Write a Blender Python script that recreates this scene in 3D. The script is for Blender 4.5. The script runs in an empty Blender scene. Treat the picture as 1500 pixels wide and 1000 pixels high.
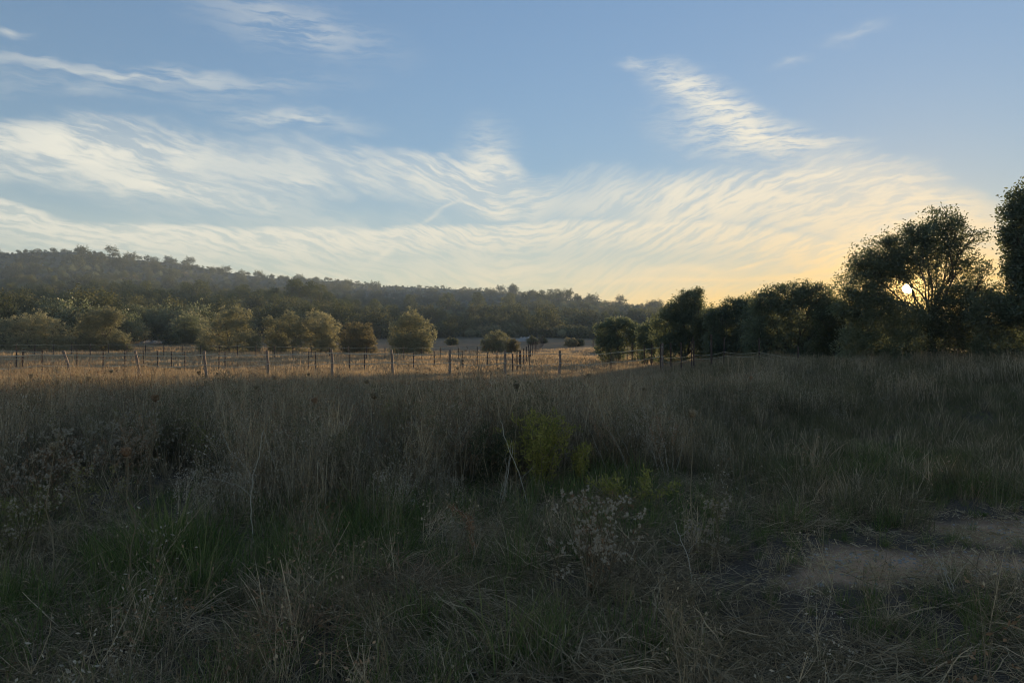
import bpy, math, random
import numpy as np
from mathutils import Vector

SC = bpy.context.scene
COL = SC.collection
R = math.radians

# ------------------------------------------------------------------ camera
F = 1083.0            # focal length in photo pixels (1500 px wide)
HZ = 512.0            # photo row of the horizon
EYE = 1.6
cam_d = bpy.data.cameras.new('camera')
cam_d.sensor_width = 36.0
cam_d.lens = 36.0 * F / 1500.0
cam_d.clip_start = 0.05
cam_d.clip_end = 20000.0
cam = bpy.data.objects.new('camera', cam_d)
COL.objects.link(cam)
cam.location = (0, 0, EYE)
cam.rotation_euler = (R(90) + math.atan((HZ - 500) / F), 0, 0)
SC.camera = cam

# ------------------------------------------------------------------ light
SUN_PX, SUN_PY = 1330.0, 423.0
SUN_AZ = math.atan2(SUN_PX - 750, F)
SUN_EL = math.atan((HZ - SUN_PY) / F * math.cos(SUN_AZ))
SUN = Vector((math.sin(SUN_AZ) * math.cos(SUN_EL), math.cos(SUN_AZ) * math.cos(SUN_EL), math.sin(SUN_EL)))
sun_d = bpy.data.lights.new('sun', 'SUN')
sun_d.energy = 5.0
sun_d.angle = R(0.55)
sun_d.color = (1.0, 0.71, 0.40)
sun_o = bpy.data.objects.new('sun', sun_d)
COL.objects.link(sun_o)
sun_o.rotation_euler = SUN.to_track_quat('Z', 'Y').to_euler()

SC.view_settings.view_transform = 'Standard'
SC.view_settings.look = 'None'
SC.view_settings.exposure = 1.14
SC.view_settings.gamma = 1.0
SC.view_settings.use_curve_mapping = False
SC.cycles.max_bounces = 8
SC.cycles.diffuse_bounces = 5
SC.cycles.transmission_bounces = 6
SC.cycles.transparent_max_bounces = 8
SC.cycles.volume_bounces = 0
SC.cycles.use_denoising = True
SC.cycles.pixel_filter_type = 'BLACKMAN_HARRIS'
SC.cycles.filter_width = 1.05


class NT:
    """small helper to write node trees as expressions"""
    def __init__(s, tree):
        s.t = tree
        s.n = tree.nodes
        s.l = tree.links
    def new(s, typ, **kw):
        n = s.n.new(typ)
        for k, v in kw.items():
            setattr(n, k, v)
        return n
    def put(s, sock, v):
        if isinstance(v, bpy.types.NodeSocket):
            s.l.new(v, sock)
        elif v is not None:
            sock.default_value = v
    def m(s, op, a, b=None, c=None, clamp=False):
        n = s.new('ShaderNodeMath', operation=op, use_clamp=clamp)
        s.put(n.inputs[0], a)
        s.put(n.inputs[1], b)
        if c is not None:
            s.put(n.inputs[2], c)
        return n.outputs[0]
    def vec(s, x, y, z=0.0):
        n = s.new('ShaderNodeCombineXYZ')
        s.put(n.inputs[0], x); s.put(n.inputs[1], y); s.put(n.inputs[2], z)
        return n.outputs[0]
    def noise(s, v, scale=1.0, detail=4.0, rough=0.55, dist=0.0):
        n = s.new('ShaderNodeTexNoise')
        s.put(n.inputs['Vector'], v)
        n.inputs['Scale'].default_value = scale
        n.inputs['Detail'].default_value = detail
        n.inputs['Roughness'].default_value = rough
        n.inputs['Distortion'].default_value = dist
        return n.outputs['Fac']
    def step(s, x, a, b):
        n = s.new('ShaderNodeMapRange', interpolation_type='SMOOTHSTEP')
        s.put(n.inputs[0], x)
        s.put(n.inputs[1], a); s.put(n.inputs[2], b)
        n.inputs[3].default_value = 0.0; n.inputs[4].default_value = 1.0
        return n.outputs[0]
    def curve(s, x, pts, lo, hi, vlo, vhi):
        """piecewise curve of x through pts; lo..hi is the x range, vlo..vhi the value range"""
        t = s.m('DIVIDE', s.m('SUBTRACT', x, lo), hi - lo, clamp=True)
        n = s.new('ShaderNodeFloatCurve')
        c = n.mapping.curves[0]
        P = [((a - lo) / (hi - lo), (b - vlo) / (vhi - vlo)) for a, b in pts]
        while len(c.points) < len(P):
            c.points.new(0.5, 0.5)
        for q, (a, b) in zip(c.points, P):
            q.location = (a, b)
            q.handle_type = 'AUTO_CLAMPED'
        n.mapping.update()
        s.put(n.inputs['Value'], t)
        return s.m('ADD', s.m('MULTIPLY', n.outputs[0], vhi - vlo), vlo)
    def mix(s, f, a, b, typ='RGBA', blend='MIX'):
        n = s.new('ShaderNodeMix', data_type=typ, blend_type=blend)
        n.clamp_factor = True
        s.put(n.inputs[0], f)
        s.put(n.inputs[6], a); s.put(n.inputs[7], b)
        return n.outputs[2]


def px2ae(px, py):
    """photo pixel -> azimuth, elevation (radians) of that piece of sky"""
    az = math.atan((px - 750) / F)
    return az, math.atan((HZ - py) / F * math.cos(az))


# ------------------------------------------------------------------ sky
world = bpy.data.worlds.new('World')
SC.world = world
world.use_nodes = True
W = NT(world.node_tree)
W.n.clear()
sky = W.new('ShaderNodeTexSky', sky_type='NISHITA')
sky.sun_disc = False
sky.sun_elevation = SUN_EL
sky.sun_rotation = SUN_AZ
sky.altitude = 50.0
sky.air_density = 1.0
sky.dust_density = 0.08
sky.ozone_density = 2.2
SKY_STRENGTH = 0.15
tc = W.new('ShaderNodeTexCoord')
sep = W.new('ShaderNodeSeparateXYZ')
W.l.new(tc.outputs['Generated'], sep.inputs[0])
dx, dy, dz = sep.outputs
AZ = W.m('ARCTAN2', dx, dy)
EL = W.m('ARCSINE', dz)
P0 = W.vec(AZ, EL)


def vmul(v, k):
    n = W.new('ShaderNodeVectorMath', operation='MULTIPLY')
    W.put(n.inputs[0], v); n.inputs[1].default_value = k
    return n.outputs[0]

def noise2(v, detail, rough=0.6):
    n = W.new('ShaderNodeTexNoise', noise_dimensions='2D')
    W.put(n.inputs['Vector'], v)
    n.inputs['Scale'].default_value = 1.0
    n.inputs['Detail'].default_value = detail
    n.inputs['Roughness'].default_value = rough
    return n.outputs['Fac']

def mapped(v, loc, rot, scale):
    n = W.new('ShaderNodeMapping', vector_type='TEXTURE')
    W.put(n.inputs['Vector'], v)
    n.inputs['Location'].default_value = (loc[0], loc[1], 0)
    n.inputs['Rotation'].default_value = (0, 0, rot)
    n.inputs['Scale'].default_value = (scale[0], scale[1], 1)
    return n.outputs[0]

# slow warp so that no edge is a clean curve
w1 = W.m('SUBTRACT', noise2(vmul(P0, (6.5, 12.0, 0)), 3), 0.5)
w2 = W.m('SUBTRACT', noise2(vmul(P0, (24.0, 46.0, 0)), 2), 0.5)
WARP = W.m('MULTIPLY_ADD', w1, 0.040, W.m('MULTIPLY', w2, 0.016))
ELW = W.m('ADD', EL, WARP)
P = W.vec(AZ, ELW)

AZLO, AZHI = -0.85, 0.85
def sky_pts(lst):
    return [px2ae(x, y) for x, y in lst]

# shape that the fibres follow: its slope is the local direction of the streaks
slopes = [(-0.85, -0.06), (-0.5, -0.16), (-0.3, -0.26), (-0.15, -0.34), (-0.07, -0.40), (-0.02, -0.25), (0.03, 0.15), (0.08, 0.55), (0.14, 0.62),
          (0.2, 0.55), (0.3, 0.38), (0.4, 0.24), (0.5, 0.08), (0.58, -0.12), (0.85, -0.25)]
gx = np.linspace(-0.85, 0.85, 200)
gs = np.interp(gx, [a for a, b in slopes], [b for a, b in slopes])
gv = np.concatenate([[0], np.cumsum((gs[1:] + gs[:-1]) / 2 * np.diff(gx))])
gp = [(float(a), float(np.interp(a, gx, gv))) for a in np.linspace(-0.85, 0.85, 30)]
G = W.curve(AZ, gp, AZLO, AZHI, min(gv) - 0.02, max(gv) + 0.02)
FIB = W.m('SUBTRACT', W.m('MULTIPLY_ADD', WARP, 0.62, EL), G)
PF = W.vec(FIB, AZ)
f_coarse = noise2(vmul(PF, (22.0, 8.0, 0)), 2)
f_fine = noise2(vmul(PF, (150.0, 24.0, 0)), 4, 0.62)
f_soft = noise2(vmul(P, (5.0, 11.0, 0)), 3, 0.55)
kf = W.m('MULTIPLY_ADD', W.step(AZ, -0.05, 0.22), 0.16, 0.46)          # fine ripples belong to the side of the sun
fib = W.m('ADD', W.m('MULTIPLY', f_fine, kf), W.m('MULTIPLY', f_coarse, W.m('SUBTRACT', 1.0, kf)))
fibc = W.m('MULTIPLY', W.step(fib, 0.39, 0.61), W.m('MULTIPLY_ADD', W.step(f_soft, 0.30, 0.68), 0.85, 0.38))

# the big sheet: between an upper edge and the horizon
up = sky_pts([(-300, 165), (0, 178), (120, 172), (220, 176), (330, 190), (420, 196), (560, 216), (640, 222), (690, 215), (720, 210), (755, 230), (800, 258),
              (880, 246), (960, 250), (1040, 252), (1110, 250), (1160, 232), (1205, 210), (1260, 216), (1330, 238), (1400, 262), (1460, 290), (1560, 330), (1800, 380)])
e_up = W.curve(AZ, up, AZLO, AZHI, 0.0, 0.42)
d_up = W.m('SUBTRACT', e_up, ELW)
md = sky_pts([(-300, 240), (0, 262), (150, 282), (280, 300), (420, 296), (520, 288), (620, 300), (760, 318), (900, 322), (1050, 320), (1180, 334), (1300, 352), (1500, 390), (1800, 420)])
e_md = W.curve(AZ, md, AZLO, AZHI, 0.0, 0.42)
sheet = W.m('MULTIPLY', W.m('MULTIPLY', W.step(d_up, -0.012, 0.034), W.step(d_up, -0.014, 0.004)),
            W.m('MULTIPLY_ADD', W.step(W.m('SUBTRACT', e_md, ELW), -0.014, 0.016), -0.72, 1.0))
# lower band with a crisp top
lo = sky_pts([(-300, 250), (0, 292), (60, 312), (130, 326), (230, 330), (400, 334), (520, 333), (700, 330), (840, 326), (980, 322), (1100, 332), (1180, 345), (1260, 358), (1400, 372), (1800, 400)])
e_lo = W.curve(AZ, lo, AZLO, AZHI, 0.0, 0.42)
d_lo = W.m('SUBTRACT', e_lo, W.m('MULTIPLY_ADD', WARP, 0.4, EL))
band = W.m('MULTIPLY', W.step(d_lo, -0.004, 0.005), W.m('MULTIPLY_ADD', W.step(d_lo, 0.012, 0.045), -0.75, 1.0))

def tilt_at(px, py, an):
    """slope seen on the picture -> slope in azimuth / elevation"""
    a0, e0 = px2ae(px - 5 * math.cos(an), py + 5 * math.sin(an)); a1, e1 = px2ae(px + 5 * math.cos(an), py - 5 * math.sin(an))
    return math.atan2(e1 - e0, a1 - a0)

def blobs(lst, v):
    """sum of soft ellipses in the sky: px, py, rx, ry (photo pixels), tilt, weight"""
    acc = 0.0
    for px, py, rx, ry, an, wt in lst:
        g = W.new('ShaderNodeTexGradient', gradient_type='QUADRATIC_SPHERE')
        W.l.new(mapped(v, px2ae(px, py), tilt_at(px, py, an), (rx / F * 1.6, ry / F * 1.6)), g.inputs[0])
        acc = W.m('MULTIPLY_ADD', g.outputs['Fac'], wt, acc)
    return acc

# clear windows inside the sheet
holes = W.m('SUBTRACT', 1.0, blobs([(90, 292, 190, 24, -0.16, 1.3), (545, 303, 130, 24, -0.12, 1.2), (1130, 385, 170, 30, 0.05, 0.7),
                                    (310, 212, 160, 16, -0.1, 0.5), (400, 285, 150, 18, -0.2, 0.5), (860, 285, 70, 16, 0.5, 0.45)], P), clamp=True)
thick = blobs([(250, 215, 420, 60, -0.14, 0.42), (230, 260, 330, 24, -0.22, 0.42), (1230, 255, 240, 60, -0.1, 0.55),
               (640, 240, 130, 44, -0.5, 0.35), (1000, 285, 260, 50, 0.1, 0.38)], P)
# separate wisps above the sheet, streaked along two directions
PW = W.vec(AZ, W.m('MULTIPLY_ADD', w2, 0.012, EL))
n_a = noise2(mapped(PW, (0, 0), tilt_at(260, 110, -0.13), (1 / 12.0, 1 / 95.0)), 4, 0.62)
n_b = noise2(mapped(PW, (0.3, 0.1), tilt_at(1080, 160, 0.10), (1 / 22.0, 1 / 150.0)), 5, 0.68)
wa = W.m('MULTIPLY', W.step(n_a, 0.32, 0.66), blobs([
    (430, 38, 140, 36, -0.28, 0.45), (190, 108, 240, 13, -0.09, 0.62), (150, 132, 240, 15, -0.06, 0.22), (425, 174, 110, 14, -0.09, 0.7), (10, 42, 24, 6, 0.0, 0.5)], P))
wb = W.m('MULTIPLY', W.step(n_b, 0.26, 0.70), blobs([
    (715, 222, 44, 40, -0.7, 0.55), (1255, 42, 40, 11, 0.25, 0.28), (1160, 86, 26, 7, 0.3, 0.28), (935, 93, 28, 9, 0.0, 0.6),
    (1000, 122, 52, 26, -0.3, 1.3), (1050, 155, 60, 26, -0.35, 1.5), (1115, 190, 74, 24, -0.25, 1.5), (1065, 200, 100, 36, -0.2, 0.9), (1190, 202, 64, 9, -0.04, 1.1)], P))
trails = blobs([
    (655, 302, 26, 3.0, 0.55, 0.5), (632, 320, 20, 3.0, 0.55, 0.45), (560, 372, 44, 6, 0.55, 0.3),      # the little hooked trail
    (1095, 388, 34, 3.6, 0.25, 0.9), (1175, 398, 44, 4.0, 0.2, 0.7), (1030, 396, 44, 8, -0.1, 0.6), (960, 398, 66, 9, 0.1, 0.45),
    (1020, 410, 200, 4.5, 0.02, 0.6), (760, 398, 100, 8, 0.03, 0.4)], W.vec(AZ, W.m('MULTIPLY_ADD', WARP, 0.35, EL)))
veil = W.m('MULTIPLY', W.step(d_up, -0.03, 0.18), 0.14)
dens = W.m('MULTIPLY', W.m('MULTIPLY', sheet, W.m('MULTIPLY_ADD', fibc, W.m('ADD', 0.62, W.m('MULTIPLY', thick, 1.3)), 0.16)), holes)
dens = W.m('MULTIPLY_ADD', W.m('MULTIPLY', sheet, thick), 0.35, dens)
dens = W.m('MULTIPLY_ADD', band, W.m('MULTIPLY_ADD', W.step(f_fine, 0.36, 0.62), 0.70, 0.24), dens)
dens = W.m('ADD', W.m('ADD', W.m('ADD', dens, wa), W.m('ADD', wb, trails)), veil)
dens = W.m('SUBTRACT', 1.0, W.m('EXPONENT', W.m('MULTIPLY', dens, -1.15)), clamp=True)

# angle to the sun
dot = W.new('ShaderNodeVectorMath', operation='DOT_PRODUCT')
W.l.new(tc.outputs['Generated'], dot.inputs[0])
dot.inputs[1].default_value = SUN
ang = W.m('ARCCOSINE', W.m('MINIMUM', dot.outputs['Value'], 1.0))
near = W.m('EXPONENT', W.m('MULTIPLY', ang, -2.6))
low = W.m('EXPONENT', W.m('MULTIPLY', W.m('MAXIMUM', EL, 0.0), -13.0))
gold = W.m('MULTIPLY', W.m('ADD', W.m('MULTIPLY', near, 3.0), 0.28), W.m('ADD', 0.04, low), clamp=True)
CL = 1.0 / SKY_STRENGTH
c_white = (0.455 * CL, 0.44 * CL, 0.375 * CL, 1)
c_gold = (0.62 * CL, 0.365 * CL, 0.07 * CL, 1)
cloud = W.mix(gold, c_white, c_gold)
# clear air: the Nishita sky, its glare round the sun held down by a shoulder
lum = W.new('ShaderNodeVectorMath', operation='DOT_PRODUCT')
W.l.new(sky.outputs[0], lum.inputs[0])
lum.inputs[1].default_value = (0.25 * SKY_STRENGTH, 0.6 * SKY_STRENGTH, 0.15 * SKY_STRENGTH)
shoulder = W.m('DIVIDE', 1.10, W.m('MULTIPLY_ADD', lum.outputs['Value'], 2.7, 1.0))
skc = W.new('ShaderNodeVectorMath', operation='MULTIPLY')
tint = W.new('ShaderNodeVectorMath', operation='SCALE')
tint.inputs[0].default_value = (1.06, 1.02, 1.09)
W.l.new(shoulder, tint.inputs['Scale'])
W.l.new(sky.outputs[0], skc.inputs[0]); W.l.new(tint.outputs[0], skc.inputs[1])
dens = W.m('MULTIPLY_ADD', W.m('MULTIPLY', W.m('MULTIPLY', low, low), near), 3.6, dens, clamp=True)
final = W.mix(dens, skc.outputs[0], cloud)
# the sun itself and its aureole in the thin cirrus
disc = W.m('SUBTRACT', 1.0, W.step(ang, R(0.20), R(0.34)))
aur = W.m('ADD', W.m('MULTIPLY', W.m('EXPONENT', W.m('MULTIPLY', ang, -42.0)), 1.3), W.m('MULTIPLY', W.m('EXPONENT', W.m('MULTIPLY', ang, -12.0)), 0.15))
glow = W.new('ShaderNodeVectorMath', operation='SCALE')
glow.inputs[0].default_value = (1.0 * CL, 0.56 * CL, 0.13 * CL)
W.l.new(aur, glow.inputs['Scale'])
dsc = W.new('ShaderNodeVectorMath', operation='SCALE')
dsc.inputs[0].default_value = (40 * CL, 33 * CL, 20 * CL)
W.l.new(disc, dsc.inputs['Scale'])
s1 = W.new('ShaderNodeVectorMath', operation='ADD')
W.l.new(final, s1.inputs[0]); W.l.new(glow.outputs[0], s1.inputs[1])
s2 = W.new('ShaderNodeVectorMath', operation='ADD')
W.l.new(s1.outputs[0], s2.inputs[0]); W.l.new(dsc.outputs[0], s2.inputs[1])
bg = W.new('ShaderNodeBackground')
bg.inputs['Strength'].default_value = SKY_STRENGTH
W.l.new(s2.outputs[0], bg.inputs['Color'])
wo = W.new('ShaderNodeOutputWorld')
W.l.new(bg.outputs[0], wo.inputs['Surface'])
world.cycles.sampling_method = 'MANUAL'
world.cycles.sample_map_resolution = 1024

# ================================================================== helpers
def tag(o, label=None, cat=None, group=None, kind=None):
    if label: o['label'] = label
    if cat: o['category'] = cat
    if group: o['group'] = group
    if kind: o['kind'] = kind
    return o

def empty(name, loc, rz=0.0):
    o = bpy.data.objects.new(name, None)
    o.empty_display_size = 0.3
    o.location = loc
    o.rotation_euler = (0, 0, rz)
    COL.objects.link(o)
    return o

def quadmesh(name, V, Q, shade=None, mats=(), midx=None, smooth=False):
    """mesh of quads from numpy arrays; shade is a per-face number the materials use for variation"""
    V = np.asarray(V, np.float32); Q = np.asarray(Q, np.int32)
    me = bpy.data.meshes.new(name)
    me.vertices.add(len(V)); me.vertices.foreach_set('co', V.ravel())
    me.loops.add(Q.size); me.loops.foreach_set('vertex_index', Q.ravel())
    me.polygons.add(len(Q))
    me.polygons.foreach_set('loop_start', np.arange(0, Q.size, 4, dtype=np.int32))
    me.polygons.foreach_set('use_smooth', np.full(len(Q), bool(smooth)))
    if midx is not None:
        me.polygons.foreach_set('material_index', np.asarray(midx, np.int32))
    if shade is not None:
        at = me.attributes.new('shade', 'FLOAT', 'FACE')
        at.data.foreach_set('value', np.asarray(shade, np.float32))
    for m in mats:
        me.materials.append(m)
    me.update(calc_edges=True)
    me.validate()
    return me

def obj(name, me, parent=None, loc=None):
    o = bpy.data.objects.new(name, me)
    COL.objects.link(o)
    if parent is not None: o.parent = parent
    if loc is not None: o.location = loc
    return o

class QB:
    """collects quads"""
    def __init__(s): s.V = []; s.Q = []; s.S = []; s.M = []; s.n = 0
    def add(s, V, Q, S=None, m=0):
        V = np.asarray(V, np.float64).reshape(-1, 3); Q = np.asarray(Q, np.int64).reshape(-1, 4)
        s.V.append(V); s.Q.append(Q + s.n); s.n += len(V)
        s.S.append(np.full(len(Q), 0.5) if S is None else np.asarray(S, float))
        s.M.append(np.full(len(Q), m))
        return s
    def join(s, o, m=0, off=(0, 0, 0), k=1.0):
        for V, Q, S in zip(o.V, o.Q, o.S):
            pass
        V = np.concatenate(o.V) * k + np.asarray(off); Q = np.concatenate(o.Q)
        return s.add(V, Q, np.concatenate(o.S), m)
    def mesh(s, name, mats, smooth=False):
        return quadmesh(name, np.concatenate(s.V), np.concatenate(s.Q), np.concatenate(s.S), mats, np.concatenate(s.M), smooth)

def unit(v):
    return v / np.maximum(np.linalg.norm(v, axis=-1, keepdims=True), 1e-9)

def vnoise(x, y, seed=0):
    """smooth value noise, about -1..1"""
    x = np.asarray(x, float); y = np.asarray(y, float)
    xi = np.floor(x); yi = np.floor(y); fx = x - xi; fy = y - yi
    fx = fx * fx * (3 - 2 * fx); fy = fy * fy * (3 - 2 * fy)
    def h(a, b):
        q = np.sin(a * 127.1 + b * 311.7 + seed * 74.7) * 43758.5453
        return (q - np.floor(q)) * 2 - 1
    return (h(xi, yi) * (1 - fx) + h(xi + 1, yi) * fx) * (1 - fy) + (h(xi, yi + 1) * (1 - fx) + h(xi + 1, yi + 1) * fx) * fy

def fbm(x, y, seed=0, oct=3):
    r = 0; a = 1.0; t = 0
    for i in range(oct):
        r = r + a * vnoise(x * 2 ** i, y * 2 ** i, seed + i * 13); t += a; a *= 0.5
    return r / t

def sstep(x, a, b):
    t = np.clip((np.asarray(x, float) - a) / (b - a), 0, 1)
    return t * t * (3 - 2 * t)

# ------------------------------------------------------------------ quads of grass, leaves and twigs
def blades(rng, base, L, wid, phi, a0, da, k=4, taper=0.15, wob=0.0, shade=None):
    """ribbons that start at base, lean a0 (radians from vertical) towards phi and bend by da"""
    n = len(base)
    base = np.asarray(base, float)
    if base.shape[1] == 2: base = np.column_stack([base, np.zeros(n)])
    P = np.zeros((n, k + 1, 3)); P[:, 0] = base
    ph = np.array(phi, float)
    for j in range(k):
        th = a0 + da * ((j + 0.5) / k) ** 1.2
        if wob: ph = ph + rng.normal(0, wob, n)
        if wob: th = th + rng.normal(0, wob * 0.6, n)
        d = np.stack([np.sin(th) * np.cos(ph), np.sin(th) * np.sin(ph), np.cos(th)], -1)
        P[:, j + 1] = P[:, j] + d * (L / k)[:, None]
    tw = rng.uniform(0, math.pi, n)
    side = np.stack([-np.sin(phi) * np.cos(tw) + 0.0, np.cos(phi) * np.cos(tw), np.sin(tw)], -1)
    side = np.where(np.abs(np.cos(tw))[:, None] < 0.35, np.stack([np.cos(tw * 3), np.sin(tw * 3), 0 * tw], -1), side)
    side = unit(side)
    ws = np.interp(np.linspace(0, 1, k + 1), [0, 0.35, 1], [0.8, 1.0, taper])
    off = side[:, None, :] * (np.asarray(wid)[:, None] * 0.5 * ws[None, :])[:, :, None]
    V = np.stack([P - off, P + off], 2).reshape(-1, 3)
    b = (np.arange(n) * (k + 1) * 2)[:, None] + (np.arange(k) * 2)[None, :]
    Q = np.stack([b, b + 1, b + 3, b + 2], -1).reshape(-1, 4)
    sh = rng.uniform(0, 1, n) if shade is None else shade
    return V, Q, np.repeat(sh, k), P

def leaves(rng, pos, L, wid, axis=None, spread=1.0, shade=None, fold=0.0):
    """diamond leaves at pos, pointing roughly along axis"""
    n = len(pos)
    d = unit(rng.normal(size=(n, 3)))
    if axis is not None: d = unit(axis + d * spread)
    s = unit(np.cross(d, rng.normal(size=(n, 3))))
    nn = np.cross(d, s)
    L = np.broadcast_to(L, n)[:, None]; w = np.broadcast_to(wid, n)[:, None]
    a = pos; b = pos + d * L * 0.45 + s * w * 0.5; c = pos + d * L - nn * L * fold; e = pos + d * L * 0.45 - s * w * 0.5
    V = np.stack([a, b, c, e], 1).reshape(-1, 3)
    Q = np.arange(n * 4).reshape(n, 4)
    return V, Q, (rng.uniform(0, 1, n) if shade is None else shade)

def tube(path, rad, sides=6):
    path = np.asarray(path, float); rad = np.broadcast_to(rad, len(path))
    t = np.gradient(path, axis=0); t = unit(t)
    ref = np.array([0.3, 0.9, 0.1]) if abs(t[0][2]) > 0.7 else np.array([0, 0, 1.0])
    a = unit(np.cross(t, ref)); b = np.cross(t, a)
    an = np.linspace(0, 2 * math.pi, sides, endpoint=False)
    V = path[:, None, :] + (a[:, None, :] * np.cos(an)[None, :, None] + b[:, None, :] * np.sin(an)[None, :, None]) * rad[:, None, None]
    V = V.reshape(-1, 3)
    Q = []
    for i in range(len(path) - 1):
        for j in range(sides):
            j2 = (j + 1) % sides
            Q.append((i * sides + j, i * sides + j2, (i + 1) * sides + j2, (i + 1) * sides + j))
    # closed top (quads fan over an even ring)
    e = (len(path) - 1) * sides
    for j in range(1, sides - 2, 2):
        Q.append((e, e + j, e + j + 1, e + j + 2))
    return V, np.array(Q)

def limb(rng, a, b, r0, r1, n=5, bend=0.12, sides=6):
    a = np.asarray(a, float); b = np.asarray(b, float)
    t = np.linspace(0, 1, n)[:, None]
    p = a + (b - a) * t
    L = np.linalg.norm(b - a)
    p = p + np.sin(t * math.pi) * rng.normal(0, bend * L, 3) + (rng.normal(0, 0.03 * L, (n, 3)) * np.sin(t * math.pi))
    return p, tube(p, np.linspace(r0, r1, n), sides)

# ================================================================== materials
def newmat(name):
    m = bpy.data.materials.new(name)
    m.use_nodes = True
    m.node_tree.nodes.clear()
    return m, NT(m.node_tree)

def plantmat(name, c0, c1, c2, transl=0.35, gloss=0.0, rough=0.5):
    """thin plant tissue: colour varies by piece and by plant; lets some light through"""
    m, T = newmat(name)
    at = T.new('ShaderNodeAttribute', attribute_name='shade')
    oi = T.new('ShaderNodeObjectInfo')
    f = T.m('MULTIPLY_ADD', at.outputs['Fac'], 0.62, T.m('MULTIPLY', oi.outputs['Random'], 0.38))
    r = T.new('ShaderNodeValToRGB')
    e = r.color_ramp.elements
    e[0].position = 0.1; e[0].color = (*c0, 1)
    e[1].position = 0.9; e[1].color = (*c2, 1)
    q = e.new(0.5); q.color = (*c1, 1)
    T.l.new(f, r.inputs[0])
    d = T.new('ShaderNodeBsdfDiffuse'); T.l.new(r.outputs[0], d.inputs[0])
    t = T.new('ShaderNodeBsdfTranslucent')
    T.l.new(r.outputs[0], t.inputs[0])
    mx = T.new('ShaderNodeMixShader'); mx.inputs[0].default_value = transl
    T.l.new(d.outputs[0], mx.inputs[1]); T.l.new(t.outputs[0], mx.inputs[2])
    out = T.new('ShaderNodeOutputMaterial')
    if gloss > 0:
        g = T.new('ShaderNodeBsdfGlossy'); g.inputs['Roughness'].default_value = rough
        g.inputs['Color'].default_value = (0.8, 0.8, 0.8, 1)
        m2 = T.new('ShaderNodeMixShader'); m2.inputs[0].default_value = gloss
        T.l.new(mx.outputs[0], m2.inputs[1]); T.l.new(g.outputs[0], m2.inputs[2])
        T.l.new(m2.outputs[0], out.inputs[0])
    else:
        T.l.new(mx.outputs[0], out.inputs[0])
    return m

def woodmat(name, c0, c1, scale=18.0, stretch=6.0):
    m, T = newmat(name)
    tc = T.new('ShaderNodeTexCoord')
    mp = T.new('ShaderNodeMapping'); mp.inputs['Scale'].default_value = (scale, scale, scale / stretch)
    T.l.new(tc.outputs['Object'], mp.inputs[0])
    n = T.noise(mp.outputs[0], 1.0, 5, 0.65)
    c = T.mix(T.step(n, 0.3, 0.7), (*c0, 1), (*c1, 1))
    p = T.new('ShaderNodeBsdfPrincipled'); p.inputs['Roughness'].default_value = 0.85
    T.l.new(c, p.inputs['Base Color'])
    b = T.new('ShaderNodeBump'); b.inputs['Strength'].default_value = 0.6; b.inputs['Distance'].default_value = 0.01
    T.l.new(n, b.inputs['Height']); T.l.new(b.outputs[0], p.inputs['Normal'])
    out = T.new('ShaderNodeOutputMaterial'); T.l.new(p.outputs[0], out.inputs[0])
    return m

M = {}
M['bark'] = woodmat('bark', (0.05, 0.04, 0.03), (0.13, 0.11, 0.09), 9.0)
M['olive_leaf'] = plantmat('olive_leaf', (0.16, 0.165, 0.09), (0.28, 0.275, 0.15), (0.44, 0.4, 0.23), 0.42, 0.03, 0.45)
M['carob_leaf'] = plantmat('carob_leaf', (0.1, 0.125, 0.065), (0.165, 0.195, 0.1), (0.25, 0.27, 0.14), 0.5, 0.05, 0.4)
M['pine_needle'] = plantmat('pine_needle', (0.065, 0.085, 0.04), (0.115, 0.135, 0.06), (0.2, 0.205, 0.085), 0.35)
M['scrub_leaf'] = plantmat('scrub_leaf', (0.065, 0.08, 0.042), (0.11, 0.12, 0.062), (0.17, 0.165, 0.085), 0.35)
M['brown_leaf'] = plantmat('brown_leaf', (0.135, 0.128, 0.068), (0.215, 0.19, 0.1), (0.32, 0.27, 0.15), 0.4)
M['straw'] = plantmat('straw', (0.28, 0.205, 0.11), (0.47, 0.35, 0.2), (0.66, 0.52, 0.33), 0.42)
M['old_straw'] = plantmat('old_straw', (0.14, 0.108, 0.062), (0.3, 0.23, 0.135), (0.66, 0.51, 0.32), 0.45)
M['stubble'] = plantmat('stubble', (0.28, 0.20, 0.115), (0.44, 0.33, 0.20), (0.62, 0.49, 0.32), 0.48)
M['rank_grass'] = plantmat('rank_grass', (.085, .085, .04), (.14, .13, .062), (.25, .215, .115), 0.45)
M['dry_weed'] = plantmat('dry_weed', (0.14, 0.112, 0.07), (0.33, 0.265, 0.165), (0.64, 0.52, 0.345), 0.45)
M['green_blade'] = plantmat('green_blade', (0.085, 0.12, 0.034), (0.15, 0.185, 0.06), (0.32, 0.3, 0.12), 0.5)
M['weed_leaf'] = plantmat('weed_leaf', (0.14, 0.15, 0.055), (0.26, 0.245, 0.085), (0.44, 0.36, 0.14), 0.5)
M['bush_leaf'] = plantmat('bush_leaf', (0.18, 0.19, 0.055), (0.35, 0.33, 0.085), (0.56, 0.46, 0.14), 0.55)  # yellow-green bush leaf, lightened in colour to stand in for low sun
M['fluff'] = plantmat('fluff', (0.34, 0.28, 0.19), (0.48, 0.4, 0.29), (0.64, 0.55, 0.41), 0.45)
M['pale_stem'] = plantmat('pale_stem', (0.36, 0.31, 0.235), (0.48, 0.42, 0.32), (0.62, 0.54, 0.42), 0.10)
M['rust'] = plantmat('rust', (0.2, 0.115, 0.06), (0.34, 0.205, 0.115), (0.52, 0.35, 0.21), 0.35)
M['post_wood'] = woodmat('post_wood', (0.14, 0.10, 0.075), (0.34, 0.25, 0.19), 26.0, 9.0)
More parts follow.
